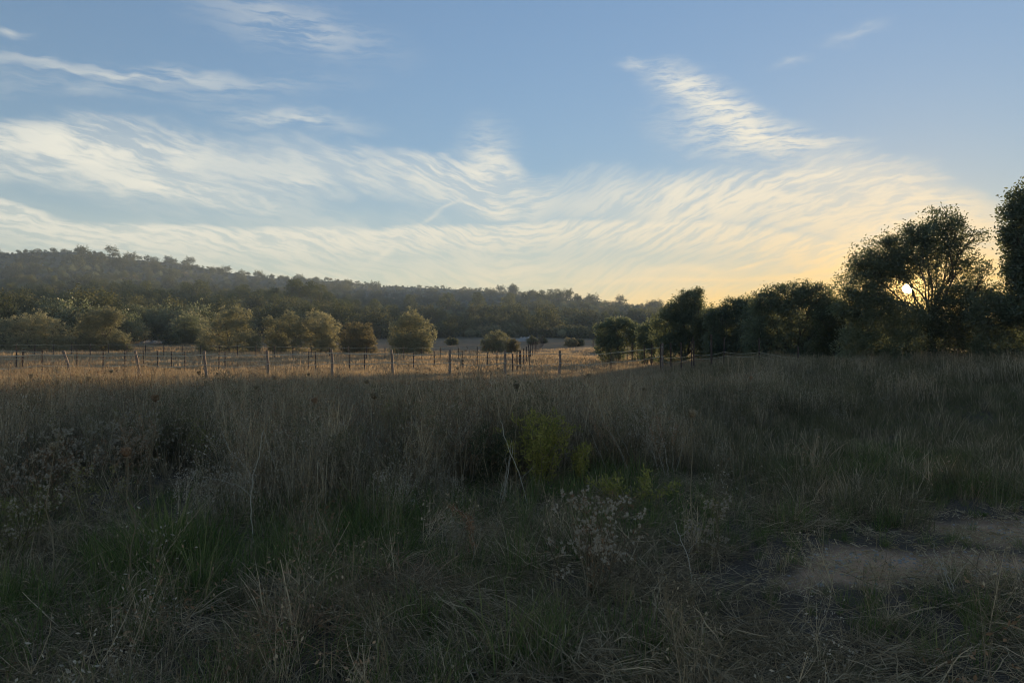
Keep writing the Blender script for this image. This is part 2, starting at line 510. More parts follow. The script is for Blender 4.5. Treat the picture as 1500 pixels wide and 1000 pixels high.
M['post_steel'] = woodmat('post_steel', (0.045, 0.03, 0.025), (0.11, 0.07, 0.05), 30.0, 3.0)
M['tape'] = woodmat('tape', (0.38, 0.34, 0.24), (0.60, 0.55, 0.42), 20.0, 1.0)
M['stone'] = woodmat('stone', (0.22, 0.19, 0.16), (0.42, 0.38, 0.33), 3.0, 1.0)

# ================================================================== terrain
# skyline of the wooded hills (photo pixels, tree tops) and how far off each crest stands
SKY_X = [-900, -400, -100, 0, 60, 120, 200, 300, 400, 500, 560, 640, 720, 780, 850, 900, 960, 1060, 1200, 1500, 2200]
SKY_Y = [440, 400, 376, 366, 361, 362, 373, 386, 398, 402, 412, 414, 418, 424, 428, 436, 442, 448, 458, 470, 490]
CR_R = [520, 600, 650, 650, 650, 650, 660, 670, 680, 700, 780, 800, 720, 560, 540, 540, 540, 540, 540, 540, 540]
TREE_H = 4.2
SKY_AZ = [math.atan((x - 750) / F) for x in SKY_X]
ZR = [EYE + r * math.cos(a) * (HZ - y) / F - TREE_H - (2.0 if y > 396 and a > -.4 else 0) for a, y, r in zip(SKY_AZ, SKY_Y, CR_R)]

def height(x, y):
    x = np.asarray(x, float); y = np.asarray(y, float)
    r = np.hypot(x, y); az = np.arctan2(x, y)
    zr = np.interp(az, SKY_AZ, ZR); rr = np.interp(az, SKY_AZ, CR_R)
    fade = np.interp(np.abs(az), [0.95, 1.9], [1.0, 0.0])
    t = (r - 68) / (rr - 68)
    s = np.where(t < 0, 0, np.where(t < 1, 0.30 * t + 0.70 * t * t, np.maximum(1 - 0.9 * (t - 1), 0.0) ** 1.5))
    s = np.where(t < 0.06, s * sstep(t, 0, 0.06), s)
    z = zr * s * fade
    # a nearer shoulder of the hill between the two crests
    z = z + 3.0 * np.exp(-((az + 0.25) / 0.2) ** 2 - ((r - 245) / 50.0) ** 2)
    z = z + sstep(r, 90, 260) * 3.0 * fbm(x / 60.0, y / 60.0, 5) * fade * (1 - 0.7 * sstep(t, 0.6, 1.0))
    z = z + 0.05 * fbm(x / 2.2, y / 2.2, 2) * sstep(r, 1.0, 4.0) + 0.13 * fbm(x / 11.0, y / 11.0, 8) * sstep(r, 3.0, 12.0)
    # the field lifts towards the olives, and towards the trees by the track
    z = z + 0.95 * sstep(r, 38, 78) + (0.75 - 0.75 * sstep(r, 42, 70)) * sstep(r, 13, 29) * sstep(az, 0.10, 0.32) * (1 - sstep(az, 1.2, 1.6))
    # two worn wheel ruts of the track
    z = z - 0.012 * path_mask(x, y)
    return z

def path_mask(x, y, grow=1.0):
    """bare earth of the track"""
    x = np.asarray(x, float); y = np.asarray(y, float)
    o = np.zeros(np.broadcast(x, y).shape)
    w = 0.55 * fbm(x * 1.9, y * 2.6, 21, 4)
    for cx, cy, rx, ry, an in ((3.0, 5.5, 1.1, 0.42, 0.08), (4.6, 6.6, 1.1, 0.5, 0.18), (2.3, 5.15, 0.5, 0.22, 0.1), (4.8, 5.8, 0.9, 0.26, 0.12), (6.6, 7.6, 1.5, 0.4, 0.25)):
        rx = rx * grow; ry = ry * grow
        c, s = math.cos(an), math.sin(an)
        u = ((x - cx) * c + (y - cy) * s) / rx; v = (-(x - cx) * s + (y - cy) * c) / ry
        o = np.maximum(o, 1 - sstep(np.hypot(u, v) + w, 0.65, 1.15))
    return o

def gz(x, y):
    return float(height(x, y))

def at(px, py=None, d=None, z=None):
    """ground point under a photo column at forward distance d (or where a row meets flat ground)"""
    if d is None: d = EYE * F / (py - HZ)
    x = (px - 750) / F * d
    return np.array([x, d, gz(x, d) if z is None else z])

def zat(py, d):
    return EYE + (HZ - py) / F * d

def make_ground():
    rad = np.concatenate([[0.0], np.geomspace(0.6, 14, 70), np.geomspace(14.6, 900, 150), [940, 985]])
    az = np.concatenate([np.linspace(-0.85, 0.85, 260), np.linspace(0.85, 2 * math.pi - 0.85, 62)[1:-1]])
    A, B = np.meshgrid(rad, az, indexing='ij')
    X = A * np.sin(B); Y = A * np.cos(B)
    Z = height(X, Y)
    V = np.stack([X, Y, Z], -1).reshape(-1, 3)
    nr, na = len(rad), len(az)
    i = np.arange(nr - 1)[:, None]; j = np.arange(na)[None, :]; j2 = (j + 1) % na
    Q = np.stack([i * na + j + 0 * i, i * na + j2 + 0 * i, (i + 1) * na + j2, (i + 1) * na + j], -1).reshape(-1, 4)
    Q = Q[:, ::-1]
    me = quadmesh('ground', V, Q, None, (M['ground'],), smooth=True)
    pa = me.attributes.new('bare', 'FLOAT', 'POINT')
    b = path_mask(X, Y).ravel()
    pa.data.foreach_set('value', b.astype(np.float32))
    o = obj('ground', me)
    tag(o, kind='structure')
    return o

m, T = newmat('ground')
gcd = T.new('ShaderNodeTexCoord').outputs['Object']
bare = T.new('ShaderNodeAttribute', attribute_name='bare').outputs['Fac']
n1 = T.noise(gcd, 0.5, 4, 0.6)
n2 = T.noise(gcd, 9.0, 5, 0.65)
n3 = T.noise(gcd, 60.0, 3, 0.6)
soil = T.mix(n2, (0.055, 0.042, 0.030, 1), (0.13, 0.098, 0.070, 1))
soil = T.mix(T.step(n3, 0.45, 0.75), soil, (0.17, 0.13, 0.095, 1))
dusty = T.mix(n2, (0.36, 0.205, 0.115, 1), (0.64, 0.40, 0.245, 1))
dusty = T.mix(T.step(n3, 0.5, 0.7), dusty, (0.60, 0.42, 0.28, 1))
near_c = T.mix(bare, soil, dusty)
sp = T.new('ShaderNodeSeparateXYZ'); T.l.new(gcd, sp.inputs[0])
rr_ = T.m('SQRT', T.m('ADD', T.m('MULTIPLY', sp.outputs[0], sp.outputs[0]), T.m('MULTIPLY', sp.outputs[1], sp.outputs[1])))
field = T.mix(n1, (0.22, 0.14, 0.078, 1), (0.36, 0.235, 0.135, 1))
hillc = T.mix(T.noise(gcd, 0.06, 5, 0.6), (0.07, 0.07, 0.04, 1), (0.15, 0.13, 0.08, 1))
c1 = T.mix(T.step(rr_, 30.0, 42.0), near_c, field)
c2 = T.mix(T.step(rr_, 110.0, 175.0), c1, hillc)
pb = T.new('ShaderNodeBsdfPrincipled'); pb.inputs['Roughness'].default_value = 0.95
pb.inputs['Specular IOR Level'].default_value = 0.1
T.l.new(c2, pb.inputs['Base Color'])
bp = T.new('ShaderNodeBump'); bp.inputs['Strength'].default_value = 0.7; bp.inputs['Distance'].default_value = 0.06
T.l.new(T.m('ADD', n2, T.m('MULTIPLY', n3, 0.4)), bp.inputs['Height']); T.l.new(bp.outputs[0], pb.inputs['Normal'])
T.l.new(pb.outputs[0], T.new('ShaderNodeOutputMaterial').inputs[0])
M['ground'] = m
make_ground()

# ================================================================== trees
def crown_and_wood(seed, lobes, n_leaf, leaf, wid, clump, trunk_r, base=(0, 0, 0), fork=0.35, shell=0.45, lump=0.22, spread=1.4, twigs=7, gap=None, cl_n=14, bare_twigs=0):
    """lobes: (x, y, z, rx, ry, rz, weight).  Leaves sit in clumps near the surface of each lobe;
    a trunk forks and a limb runs to each lobe, with twigs out to the clumps."""
    rng = np.random.default_rng(seed)
    lobes = [tuple(map(float, l)) for l in lobes]
    crown, wood = QB(), QB()
    ws = np.array([l[6] for l in lobes]); ws = ws / ws.sum()
    cen = np.array([l[:3] for l in lobes])
    base = np.asarray(base, float)
    top = (cen * ws[:, None]).sum(0)
    fz = base[2] + max(0.25, (top[2] - base[2]) * fork)
    fk = np.array([base[0] * 0.6 + top[0] * 0.4, base[1] * 0.6 + top[1] * 0.4, fz])
    p, (V, Q) = limb(rng, base - np.array([0, 0, 0.25]), fk, trunk_r * 1.25, trunk_r * 0.85, 6, 0.05, 8)
    wood.add(V, Q)
    for li, l in enumerate(lobes):
        c = cen[li]; rad = np.array(l[3:6])
        p, (V, Q) = limb(rng, fk, c, trunk_r * (0.35 + 0.5 * ws[li] ** 0.5), trunk_r * 0.16, 6, 0.10, 6)
        if gap is None or gap(V, True).all(): wood.add(V, Q)
        n = max(3, int(n_leaf * ws[li] / cl_n))
        d = unit(rng.normal(size=(n, 3)))
        ph = seed * 1.7 + li
        lumpy = 1 + lump * (np.sin(d[:, 0] * 4.1 + ph) * np.sin(d[:, 1] * 3.7 + ph * 2) + 0.7 * np.sin(d[:, 2] * 5.3 + d[:, 0] * 3 + ph * 3))
        rr = (shell + (1.06 - shell) * rng.uniform(0, 1, n) ** 0.6) * lumpy
        cc = c + d * rad * rr[:, None]
        cc[:, 2] = np.maximum(cc[:, 2], base[2] + 0.12 + rng.uniform(0, 0.25, n))
        sel = rng.permutation(n)[:twigs]
        for k in sel:
            q0 = p[rng.integers(3, 6)]
            _, (V, Q) = limb(rng, q0, cc[k], trunk_r * 0.13, trunk_r * 0.04, 4, 0.10, 4)
            if gap is None or gap(V, True).all(): wood.add(V, Q)
        # leaves of every clump
        m = rng.poisson(cl_n, n)
        idx = np.repeat(np.arange(n), m)
        pos = cc[idx] + rng.normal(0, 1, (len(idx), 3)) * clump * np.array([1, 1, 0.75])
        pos[:, 2] = np.maximum(pos[:, 2], base[2] + 0.05)
        axis = unit(d[idx] + np.array([0, 0, 0.25]))
        sh = np.clip(0.35 * rng.uniform(0, 1, n)[idx] + 0.65 * rng.uniform(0, 1, len(idx)), 0, 1)
        ll = leaf * rng.uniform(0.65, 1.25, len(idx))
        if gap is not None:
            keep = gap(pos)
            pos, axis, sh, ll = pos[keep], axis[keep], sh[keep], ll[keep]
        V, Q, S = leaves(rng, pos, ll, ll * wid, axis, spread, sh, 0.08)
        crown.add(V, Q, S)
    for k in range(bare_twigs):
        l = lobes[k % len(lobes)]
        d = unit(rng.normal(size=3) * np.array([1, 1, 0.4]) + np.array([0, 0, 0.9]))
        c = np.array(l[:3]); rad = np.array(l[3:6])
        _, (V, Q) = limb(rng, c + d * rad * 0.4, c + d * rad * rng.uniform(1.15, 1.45), 0.018, 0.006, 5, 0.12, 4)
        wood.add(V, Q)
    return crown, wood

def tree_thing(name, label, cat, loc, crown, wood, leaf_mat, group=None, rz=0.0):
    t = empty(name, loc, rz)
    tag(t, label, cat, group)
    obj('trunk', wood.mesh('trunk', (M['bark'],), True), t)
    obj('crown', crown.mesh('crown', (leaf_mat,)), t)
    return t

def lobes_px(d, items, base_x, depth=0.8):
    """lobes given by photo pixels (px, py, half width, half height, weight[, depth offset]) at distance d -> local coordinates about base_x"""
    out = []
    z0 = gz((base_x - 750) / F * d, d)
    for it in items:
        px, py, hw, hh, w = it[:5]
        dy = it[5] if len(it) > 5 else 0.0
        dd = d + dy
        x = (px - 750) / F * dd - (base_x - 750) / F * d
        out.append((x, dy, zat(py, dd) - z0, hw / F * dd, hw / F * dd * depth, hh / F * dd, w))
    return out

# ------------------------------------------------------------------ olives behind the fence, and the lone trees about them
def olive(name, label, base_x, d, items, n=5200, mat='olive_leaf', leaf=0.16, cat='tree', seed=1, trunk=0.13, group=None, wid=0.34, clump=0.10, shell=0.45, skirt=True, **kw):
    b = at(base_x, d=d)
    yb = HZ - (b[2] - EYE) / d * F
    if skirt:
        items = list(items)
        for it in list(items):
            if it[1] + it[3] > yb - 28 and it[1] < yb - 10:
                items.append((it[0], (it[1] + yb) / 2 + 2, it[2] * .85, (yb - it[1]) / 2, it[4] * .7))
    cr, wo = crown_and_wood(seed, lobes_px(d, items, base_x), int(n * 3.0), leaf * 1.15, wid, clump, trunk, shell=shell, **kw)
    return tree_thing(name, label, cat, b, cr, wo, M[mat], group)

G_OL = 'olive trees along the far side of the fenced field'
olive('olive_tree', 'broad low olive tree with a flat top behind the leaning fence post', 45, 74,
      [(8, 492, 30, 26, 1), (45, 488, 32, 26, 1.2), (78, 490, 26, 26, 1), (60, 474, 22, 12, .5), (92, 505, 12, 14, .4), (20, 474, 22, 10, .5), (-25, 492, 26, 28, .8)], 11000, seed=11, group=G_OL)
olive('olive_tree', 'olive tree with a leaning rounded crown, golden along one flank, beside the broad olive', 148, 76,
      [(128, 490, 24, 26, 1), (152, 466, 20, 15, .9), (165, 463, 14, 12, .5), (150, 490, 24, 24, 1), (175, 500, 12, 14, .5), (130, 470, 14, 14, .5), (185, 509, 8, 8, .2)], 8500, seed=12, group=G_OL)
olive('evergreen_oak', 'dark rounded evergreen standing behind the gap of bare soil between olives', 207, 104,
      [(190, 470, 20, 22, 1), (215, 466, 24, 20, 1), (232, 476, 12, 16, .5), (180, 484, 14, 14, .5)], 6000, 'carob_leaf', .2, seed=13)
olive('evergreen_shrub', 'small dark green bush next to the pale soil bank', 276, 92,
      [(268, 482, 14, 20, 1), (284, 478, 16, 18, 1), (290, 492, 14, 12, .6)], 4200, 'carob_leaf', .15, 'bush', 14)
olive('olive_tree', 'tall double-headed olive tree behind the fence with its upper right crown in sun', 336, 77,
      [(318, 488, 26, 26, 1), (348, 466, 18, 18, .9), (356, 490, 22, 24, 1), (330, 472, 16, 18, .6), (374, 503, 10, 12, .3), (300, 500, 12, 14, .5)], 8200, seed=15, group=G_OL)
olive('olive_tree', 'olive tree with forked bare trunk between two taller-crowned olives', 418, 79,
      [(405, 485, 20, 20, 1), (424, 474, 18, 15, 1), (434, 492, 12, 16, .5), (393, 472, 9, 8, .3), (412, 502, 16, 10, .5)], 5600, seed=16, group=G_OL)
olive('olive_tree', 'upright olive tree with a slanting trunk showing under its crown', 470, 80,
      [(468, 472, 22, 16, 1), (482, 488, 16, 18, .8), (455, 488, 14, 16, .6), (474, 500, 16, 10, .5)], 6000, seed=17, group=G_OL)
olive('olive_tree', 'low browning olive bush squeezed between the upright olive and the round one', 521, 78,
      [(512, 496, 18, 18, 1), (532, 494, 17, 18, 1), (522, 484, 14, 10, .5), (542, 504, 8, 10, .3)], 5600, 'brown_leaf', seed=18, group=G_OL)
olive('olive_tree', 'round ball-shaped olive tree with a bright golden edge, standing alone', 603, 76,
      [(598, 486, 26, 26, 1.2), (618, 488, 18, 24, 1), (600, 470, 18, 11, .6), (606, 504, 22, 10, .6), (582, 492, 14, 18, .5)], 8200, seed=19, group=G_OL)
olive('shrub', 'small round olive bush alone at the edge of the brown field', 724, 82,
      [(720, 500, 14, 13, 1), (732, 496, 11, 10, .7), (714, 504, 9, 8, .4)], 3600, 'olive_leaf', .14, 'bush', 20)
olive('shrub', 'tan withered bush touching the small round olive bush', 748, 84, [(747, 504, 9, 8, 1), (754, 506, 7, 7, .6)], 1500, 'brown_leaf', .14, 'bush', 21)
for i, (px, d, h, lab) in enumerate([(779, 112, 9, 'tiny dark bush on the open brown field'), (794, 118, 6, 'tiny dark bush on the open brown field'),
                                     (835, 104, 10, 'pale yellowing bush at the far side of the brown field'), (846, 106, 9, 'dark bush touching the pale yellowing bush'),
                                     (660, 108, 9, 'flat dark bush on the brown field by the ball-shaped olive')]):
    py = 512 - (gz((px - 750) / F * d, d) - EYE) / d * F
    olive('shrub', lab, px, d, [(px, py - h * .6, h * .8, h * .6, 1), (px + h * .5, py - h * .45, h * .6, h * .5, .6)], 900, 'brown_leaf' if i == 2 else 'scrub_leaf', .17, 'bush', 30 + i,
          group='tiny bushes on the brown field' if i < 2 else None)

# trees that run from the middle of the field towards the sun
olive('carob_tree', 'low dome-shaped dark tree beyond the stakes, apart from the tall group', 908, 57,
      [(890, 488, 20, 18, 1), (915, 486, 24, 18, 1.1), (935, 492, 14, 16, .6), (905, 474, 20, 8, .5), (900, 500, 26, 9, .7)], 9000, 'carob_leaf', .13, seed=41)
olive('carob_tree', 'dark tree with a narrow wispy tip above a broad body', 1003, 45,
      [(980, 480, 24, 26, 1), (1010, 474, 26, 30, 1.2), (1012, 440, 16, 14, .6), (995, 456, 24, 18, 1.0), (1030, 488, 20, 26, .9), (985, 502, 26, 12, .8), (1022, 428, 7, 6, .1)], 15000, 'carob_leaf', .12, seed=42, bare_twigs=10, fork=.25)
olive('carob_tree', 'dark low tree filling the dip between the wispy-tipped tree and the bare-twigged tree', 1078, 40,
      [(1060, 482, 24, 30, 1), (1090, 478, 24, 34, 1), (1078, 456, 24, 16, .9), (1050, 500, 20, 18, .7), (1095, 450, 18, 14, .6), (1052, 468, 20, 16, .7), (1105, 500, 22, 20, .8)], 14000, 'carob_leaf', .11, seed=43, bare_twigs=6, fork=.25)
olive('carob_tree', 'wide dark tree with a thin crown of bare twigs on top', 1160, 36,
      [(1130, 470, 34, 36, 1.1), (1175, 466, 36, 38, 1.2), (1205, 478, 26, 34, 1), (1155, 433, 30, 18, .7), (1190, 434, 26, 18, .7), (1122, 444, 22, 16, .5), (1215, 455, 18, 18, .5), (1160, 505, 46, 20, 1), (1110, 500, 18, 24, .6)], 21000, 'carob_leaf', .105, seed=44, bare_twigs=34, fork=.25, twigs=12)

olive('shrub', 'low dark bush filling the space between the dome-shaped tree and the wispy-tipped tree', 958, 50, [(950, 492, 16, 18, 1), (966, 490, 16, 18, 1)], 5000, 'carob_leaf', .12, 'bush', 46)
olive('shrub', 'dark bush closing the gap beside the wispy-tipped tree', 1044, 43, [(1036, 480, 16, 22, 1), (1052, 476, 16, 20, 1), (1044, 500, 22, 16, .8)], 6500, 'scrub_leaf', .12, 'bush', 47)
olive('shrub', 'dark bush at the near foot of the wide twiggy-topped tree', 1112, 38, [(1104, 474, 16, 24, 1), (1120, 470, 16, 22, 1), (1112, 500, 24, 18, .8)], 6500, 'carob_leaf', .11, 'bush', 48)

# sun gap: the crowns are open where the low sun shows through
CAMP = np.array([0, 0, EYE])
SUNV = np.array(SUN)
def sun_gap(loc, r_in, r_out, seed):
    rng = np.random.default_rng(seed)
    def f(pos, hard=False):
        v = unit(pos + np.asarray(loc) - CAMP)
        a = np.degrees(np.arccos(np.clip(v @ SUNV, -1, 1)))
        if hard: return a > r_in * 1.15
        return a > r_in + (r_out - r_in) * rng.uniform(0, 1, len(a)) ** 2.2
    return f

def big_tree(name, label, base_x, d, items, n, seed, leaf=.12, trunk=.2, mat='carob_leaf', gap=(0.26, 2.0), **kw):
    b = at(base_x, d=d)
    cr, wo = crown_and_wood(seed, lobes_px(d, items, base_x), n, leaf, .46, .13, trunk, cl_n=24, gap=sun_gap(b, gap[0], gap[1], seed) if gap else None, **kw)
    return tree_thing(name, label, 'tree', b, cr, wo, M[mat])

big_tree('almond_tree', 'tall open-crowned tree with the low sun shining through its leaves', 1378, 30,
         [(1290, 385, 40, 34, 1.0), (1335, 362, 36, 32, 1.0), (1262, 420, 34, 30, .8), (1385, 330, 28, 22, .7), (1375, 365, 30, 24, .5), (1400, 345, 22, 18, .22),
          (1425, 345, 18, 10, .10), (1410, 395, 30, 16, .25), (1440, 395, 18, 10, .08), (1360, 400, 30, 22, .30), (1310, 415, 34, 26, .7), (1245, 450, 26, 22, .6),
          (1385, 432, 36, 22, .6), (1415, 430, 34, 20, .5), (1290, 445, 34, 22, .9), (1300, 352, 14, 10, .12), (1270, 395, 26, 24, .6), (1445, 442, 28, 26, .7), (1405, 378, 26, 18, .3), (1320, 385, 34, 26, .8), (1345, 340, 22, 16, .4)], 50000, 51, leaf=.105, trunk=.10, shell=.25, twigs=16, fork=.5, bare_twigs=12, lump=.3)
big_tree('leafy_tree', 'tall dense tree beside the open-crowned one, rising higher than all others', 1545, 27,
         [(1507, 330, 34, 44, .8), (1497, 300, 18, 22, .3), (1527, 390, 44, 40, 1.0), (1497, 400, 24, 26, .5), (1567, 330, 50, 60, 1.2), (1507, 450, 40, 36, 1.0), (1482, 345, 14, 14, .15), (1577, 430, 60, 60, 1.2), (1527, 285, 22, 18, .3)], 46000, 52, leaf=.13, trunk=.22, gap=None, shell=.3, twigs=12, fork=.45)
# undergrowth under those two
HB = [(1228, 33, [(1222, 462, 22, 26, .9), (1225, 480, 24, 32, 1), (1240, 500, 26, 26, 1), (1215, 505, 22, 22, .8)], 'bush of mixed dull leaves at the foot of the wide dark tree', 'scrub_leaf'),
      (1275, 30, [(1268, 458, 28, 24, .9), (1270, 478, 32, 26, 1), (1290, 500, 34, 28, 1), (1255, 502, 26, 24, .9)], 'dense dark bush under the low side of the sunlit open-crowned tree', 'carob_leaf'),
      (1335, 29.5, [(1328, 458, 30, 22, .9), (1325, 472, 30, 26, 1), (1350, 490, 34, 34, 1.1), (1320, 505, 34, 24, 1)], 'dense dark bush directly below the low sun', 'carob_leaf'),
      (1400, 29, [(1395, 458, 34, 24, 1), (1385, 478, 34, 28, 1), (1415, 480, 36, 30, 1.1), (1400, 506, 44, 24, 1)], 'dense dark bush between the sun bush and the tallest tree', 'scrub_leaf'),
      (1465, 28, [(1450, 455, 30, 26, 1), (1452, 474, 34, 32, 1), (1480, 490, 34, 36, 1.1), (1462, 508, 44, 22, 1)], 'dense dark bush against the tallest tree', 'carob_leaf')]
for i, (bx, d, items, lab, mt) in enumerate(HB):
    b = at(bx, d=d)
    items = items + [(bx - 22, 528, 26, 20, .8), (bx + 22, 530, 26, 20, .8)]
    cr, wo = crown_and_wood(60 + i, lobes_px(d, items, bx), 20000, .10, .42, .13, .07, shell=.4, gap=sun_gap(b, 0.3, 1.5, 60 + i), fork=.15)
    tree_thing('shrub', lab, 'bush', b, cr, wo, M[mt])

# ------------------------------------------------------------------ wood on the hills
def wood_protos():
    P = []
    specs = [
        ('pine', [(0, 0, 6.6, 2.4, 2.2, 1.2, 1), (1.2, .6, 5.6, 1.9, 1.7, 1.1, .8), (-1.4, -.3, 5.4, 1.8, 1.7, 1.0, .8), (.3, -1, 7.6, 1.5, 1.5, .9, .5), (-.2, .9, 4.6, 1.8, 1.5, .9, .5)], 2700, .31, .6, .26, .16, 'pine_needle', .55),
        ('pine', [(0.4, 0, 7.4, 1.9, 1.9, 1.3, 1), (-1, .4, 6.0, 1.8, 1.6, 1.1, .8), (1.3, -.5, 5.5, 1.6, 1.6, 1.0, .7), (-.2, 0, 8.6, 1.1, 1.1, .8, .4)], 2400, .31, .6, .24, .15, 'pine_needle', .6),
        ('evergreen_oak', [(0, 0, 2.6, 2.5, 2.4, 1.9, 1.2), (1.4, .4, 2.1, 1.8, 1.8, 1.6, .8), (-1.5, -.2, 2.0, 1.8, 1.8, 1.5, .8), (.1, .2, 4.0, 1.6, 1.6, 1.2, .6)], 2600, .28, .55, .24, .15, 'carob_leaf', .25),
        ('evergreen_oak', [(0, 0, 2.0, 2.0, 2.0, 1.7, 1.2), (.9, .5, 2.9, 1.5, 1.5, 1.2, .8), (-1.2, 0, 1.6, 1.5, 1.5, 1.3, .7)], 2200, .27, .55, .22, .13, 'scrub_leaf', .25),
        ('olive_tree', [(0, 0, 2.6, 1.9, 1.9, 1.4, 1.2), (1.1, .3, 2.0, 1.4, 1.4, 1.2, .8), (-1.1, 0, 2.2, 1.4, 1.4, 1.2, .7)], 2000, .23, .5, .20, .15, 'olive_leaf', .3),
        ('shrub', [(0, 0, .9, 1.5, 1.4, .9, 1), (.9, .2, .7, 1.1, 1.0, .7, .7), (-.8, .3, .8, 1.1, 1.0, .8, .7)], 800, .28, .5, .18, .07, 'scrub_leaf', .2),
        ('shrub', [(0, 0, .8, 1.3, 1.3, .8, 1), (-.9, .2, .6, 1.0, 1.0, .6, .7)], 650, .28, .5, .18, .07, 'brown_leaf', .2),
    ]
    for i, (nm, lb, n, leaf, wid, cl, tr, mt, fk) in enumerate(specs):
        cr, wo = crown_and_wood(200 + i, lb, n, leaf, wid, cl, tr, shell=.45, twigs=4, fork=fk, cl_n=10)
        both = QB(); both.join(cr, 0); both.join(wo, 1)
        P.append(dict(name=nm, crown=cr.mesh('crown', (M[mt],)), trunk=wo.mesh('trunk', (M['bark'],), True), both=both.mesh('hill_tree', (M[mt], M['bark']))))
    return P
WP = wood_protos()
WOOD_H = [8.4, 9.3, 5.0, 4.0, 3.9, 1.7, 1.5]

def clearing(x, y):
    """open ground among the trees: 0 = wood, 1 = open"""
    px = 750 + F * x / y; r = np.hypot(x, y)
    a = sstep(px, 625, 650) * (1 - sstep(px, 850, 900)) * (1 - sstep(r, 118, 132))
    b = sstep(px, 195, 210) * (1 - sstep(px, 240, 252)) * (1 - sstep(r, 112, 128))
    c = 1 - sstep(r - 42 * sstep(px, 230, 420) - 18 * sstep(px, 520, 620), 93, 98)
    e = sstep(px, 860, 900) * (1 - sstep(r, 165, 180))
    return np.maximum(np.maximum(a, b), np.maximum(c, e))

rng = np.random.default_rng(77)
cand = []
for _ in range(60000):
    az = rng.uniform(-0.72, 0.72); r = math.exp(rng.uniform(math.log(90), math.log(830)))
    cand.append((az, r))
cand = np.array(cand)
cand = cand[np.argsort(cand[:, 1] + rng.normal(0, 1, len(cand)))]
cx_ = cand[:, 1] * np.sin(cand[:, 0]); cy_ = cand[:, 1] * np.cos(cand[:, 0])
crest = np.interp(cand[:, 0], SKY_AZ, CR_R)
ok = (clearing(cx_, cy_) < 0.5) & (cand[:, 1] < crest * 1.03)
cx_, cy_, cr_ = cx_[ok], cy_[ok], np.hypot(cx_[ok], cy_[ok])
cells = {}
picked = []
for x, y, r in zip(cx_, cy_, cr_):
    sp = 3.3 + r * 0.0035
    key = (int(x // 6), int(y // 6))
    bad = False
    for i in (-1, 0, 1):
        for j in (-1, 0, 1):
            for (qx, qy) in cells.get((key[0] + i, key[1] + j), ()):
                if (qx - x) ** 2 + (qy - y) ** 2 < sp * sp: bad = True; break
            if bad: break
        if bad: break
    if bad: continue
    cells.setdefault(key, []).append((x, y))
    picked.append((x, y, r))
picked = np.array(picked)
zz = height(picked[:, 0], picked[:, 1])
kinds = []
for x, y, r in picked:
    px = 750 + F * x / y
    q = vnoise(x / 45, y / 45, 31)
    u = rng.uniform()
    tt = r / np.interp(math.atan2(x, y), SKY_AZ, CR_R)
    if r < 190: k = rng.choice([2, 3, 4, 5, 6], p=[.20, .27, .16, .27, .10])
    elif tt > 0.93: k = rng.choice([0, 1, 2, 3], p=[.45, .25, .15, .15])
    elif r < 330 and q > 0.1: k = rng.choice([0, 1, 2, 3, 5], p=[.25, .15, .22, .23, .15])
    else: k = rng.choice([0, 1, 2, 3, 5, 6], p=[.05, .04, .28, .35, .22, .06])
    kinds.append(int(k))
kinds = np.array(kinds)
scales = rng.uniform(0.6, 1.15, len(picked)) * np.where(picked[:, 2] > 300, 0.85, 0.95) * np.where(kinds < 2, 0.80, 1.0)
pxs = 750 + F * picked[:, 0] / picked[:, 1]
scales = scales * (1 - 0.35 * sstep(pxs, 420, 560) * (1 - sstep(picked[:, 2], 230, 300)))
scales = scales * (1 - 0.58 * sstep(picked[:, 2] / np.interp(np.arctan2(picked[:, 0], picked[:, 1]), SKY_AZ, CR_R), .85, .95))
# the pines that stand out on the lower slope, by where their heads show
PINES = [(132, 412, 240), (145, 420, 232), (168, 414, 246), (186, 410, 243), (200, 418, 236), (214, 412, 250), (230, 424, 240), (272, 414, 252), (287, 411, 250), (300, 418, 246),
         (345, 420, 240), (358, 417, 246), (382, 424, 238), (402, 422, 226), (412, 430, 222), (428, 411, 232), (440, 409, 236), (455, 412, 233), (468, 418, 228), (480, 428, 224), (498, 438, 218), (508, 440, 222),
         (548, 438, 240), (600, 432, 300), (655, 430, 310), (700, 428, 320), (745, 430, 330), (770, 427, 420), (792, 423, 440), (806, 421, 450), (818, 420, 455), (833, 422, 460), (846, 427, 462)]
pp = []; pk = []; ps = []
for i, (qx, qy, d) in enumerate(PINES):
    x = (qx - 750) / F * d; h = zat(qy, d) - gz(x, d)
    k = i % 2
    pp.append((x, d, math.hypot(x, d))); pk.append(k); ps.append(min(max(h / WOOD_H[k], 0.55), 1.7))
keepm = np.ones(len(picked), bool)
for (x, y, r) in pp:
    keepm &= (picked[:, 0] - x) ** 2 + (picked[:, 1] - y) ** 2 > 9.0
picked, kinds, scales = picked[keepm], kinds[keepm], scales[keepm]
picked = np.concatenate([picked, pp]); kinds = np.concatenate([kinds, pk]); scales = np.concatenate([scales, ps])
scales = scales * (1 - .25 * sstep(picked[:, 2], 400, 520))
zz = height(picked[:, 0], picked[:, 1])
rots = rng.uniform(0, 6.283, len(picked))
LAB = {0: ('pine_tree', 'flat-topped pine standing on the wooded slope', 'pine'), 1: ('pine_tree', 'tall narrow-headed pine standing on the wooded slope', 'pine'),
       2: ('evergreen_oak', 'big round-headed dark evergreen on the wooded slope', 'tree'), 3: ('evergreen_oak', 'lopsided dull green evergreen on the wooded slope', 'tree'),
       4: ('olive_tree', 'grey-green olive tree growing wild on the wooded slope', 'tree'), 5: ('shrub', 'low green shrub in the undergrowth of the wooded slope', 'bush'),
       6: ('shrub', 'low brown shrub in the undergrowth of the wooded slope', 'bush')}
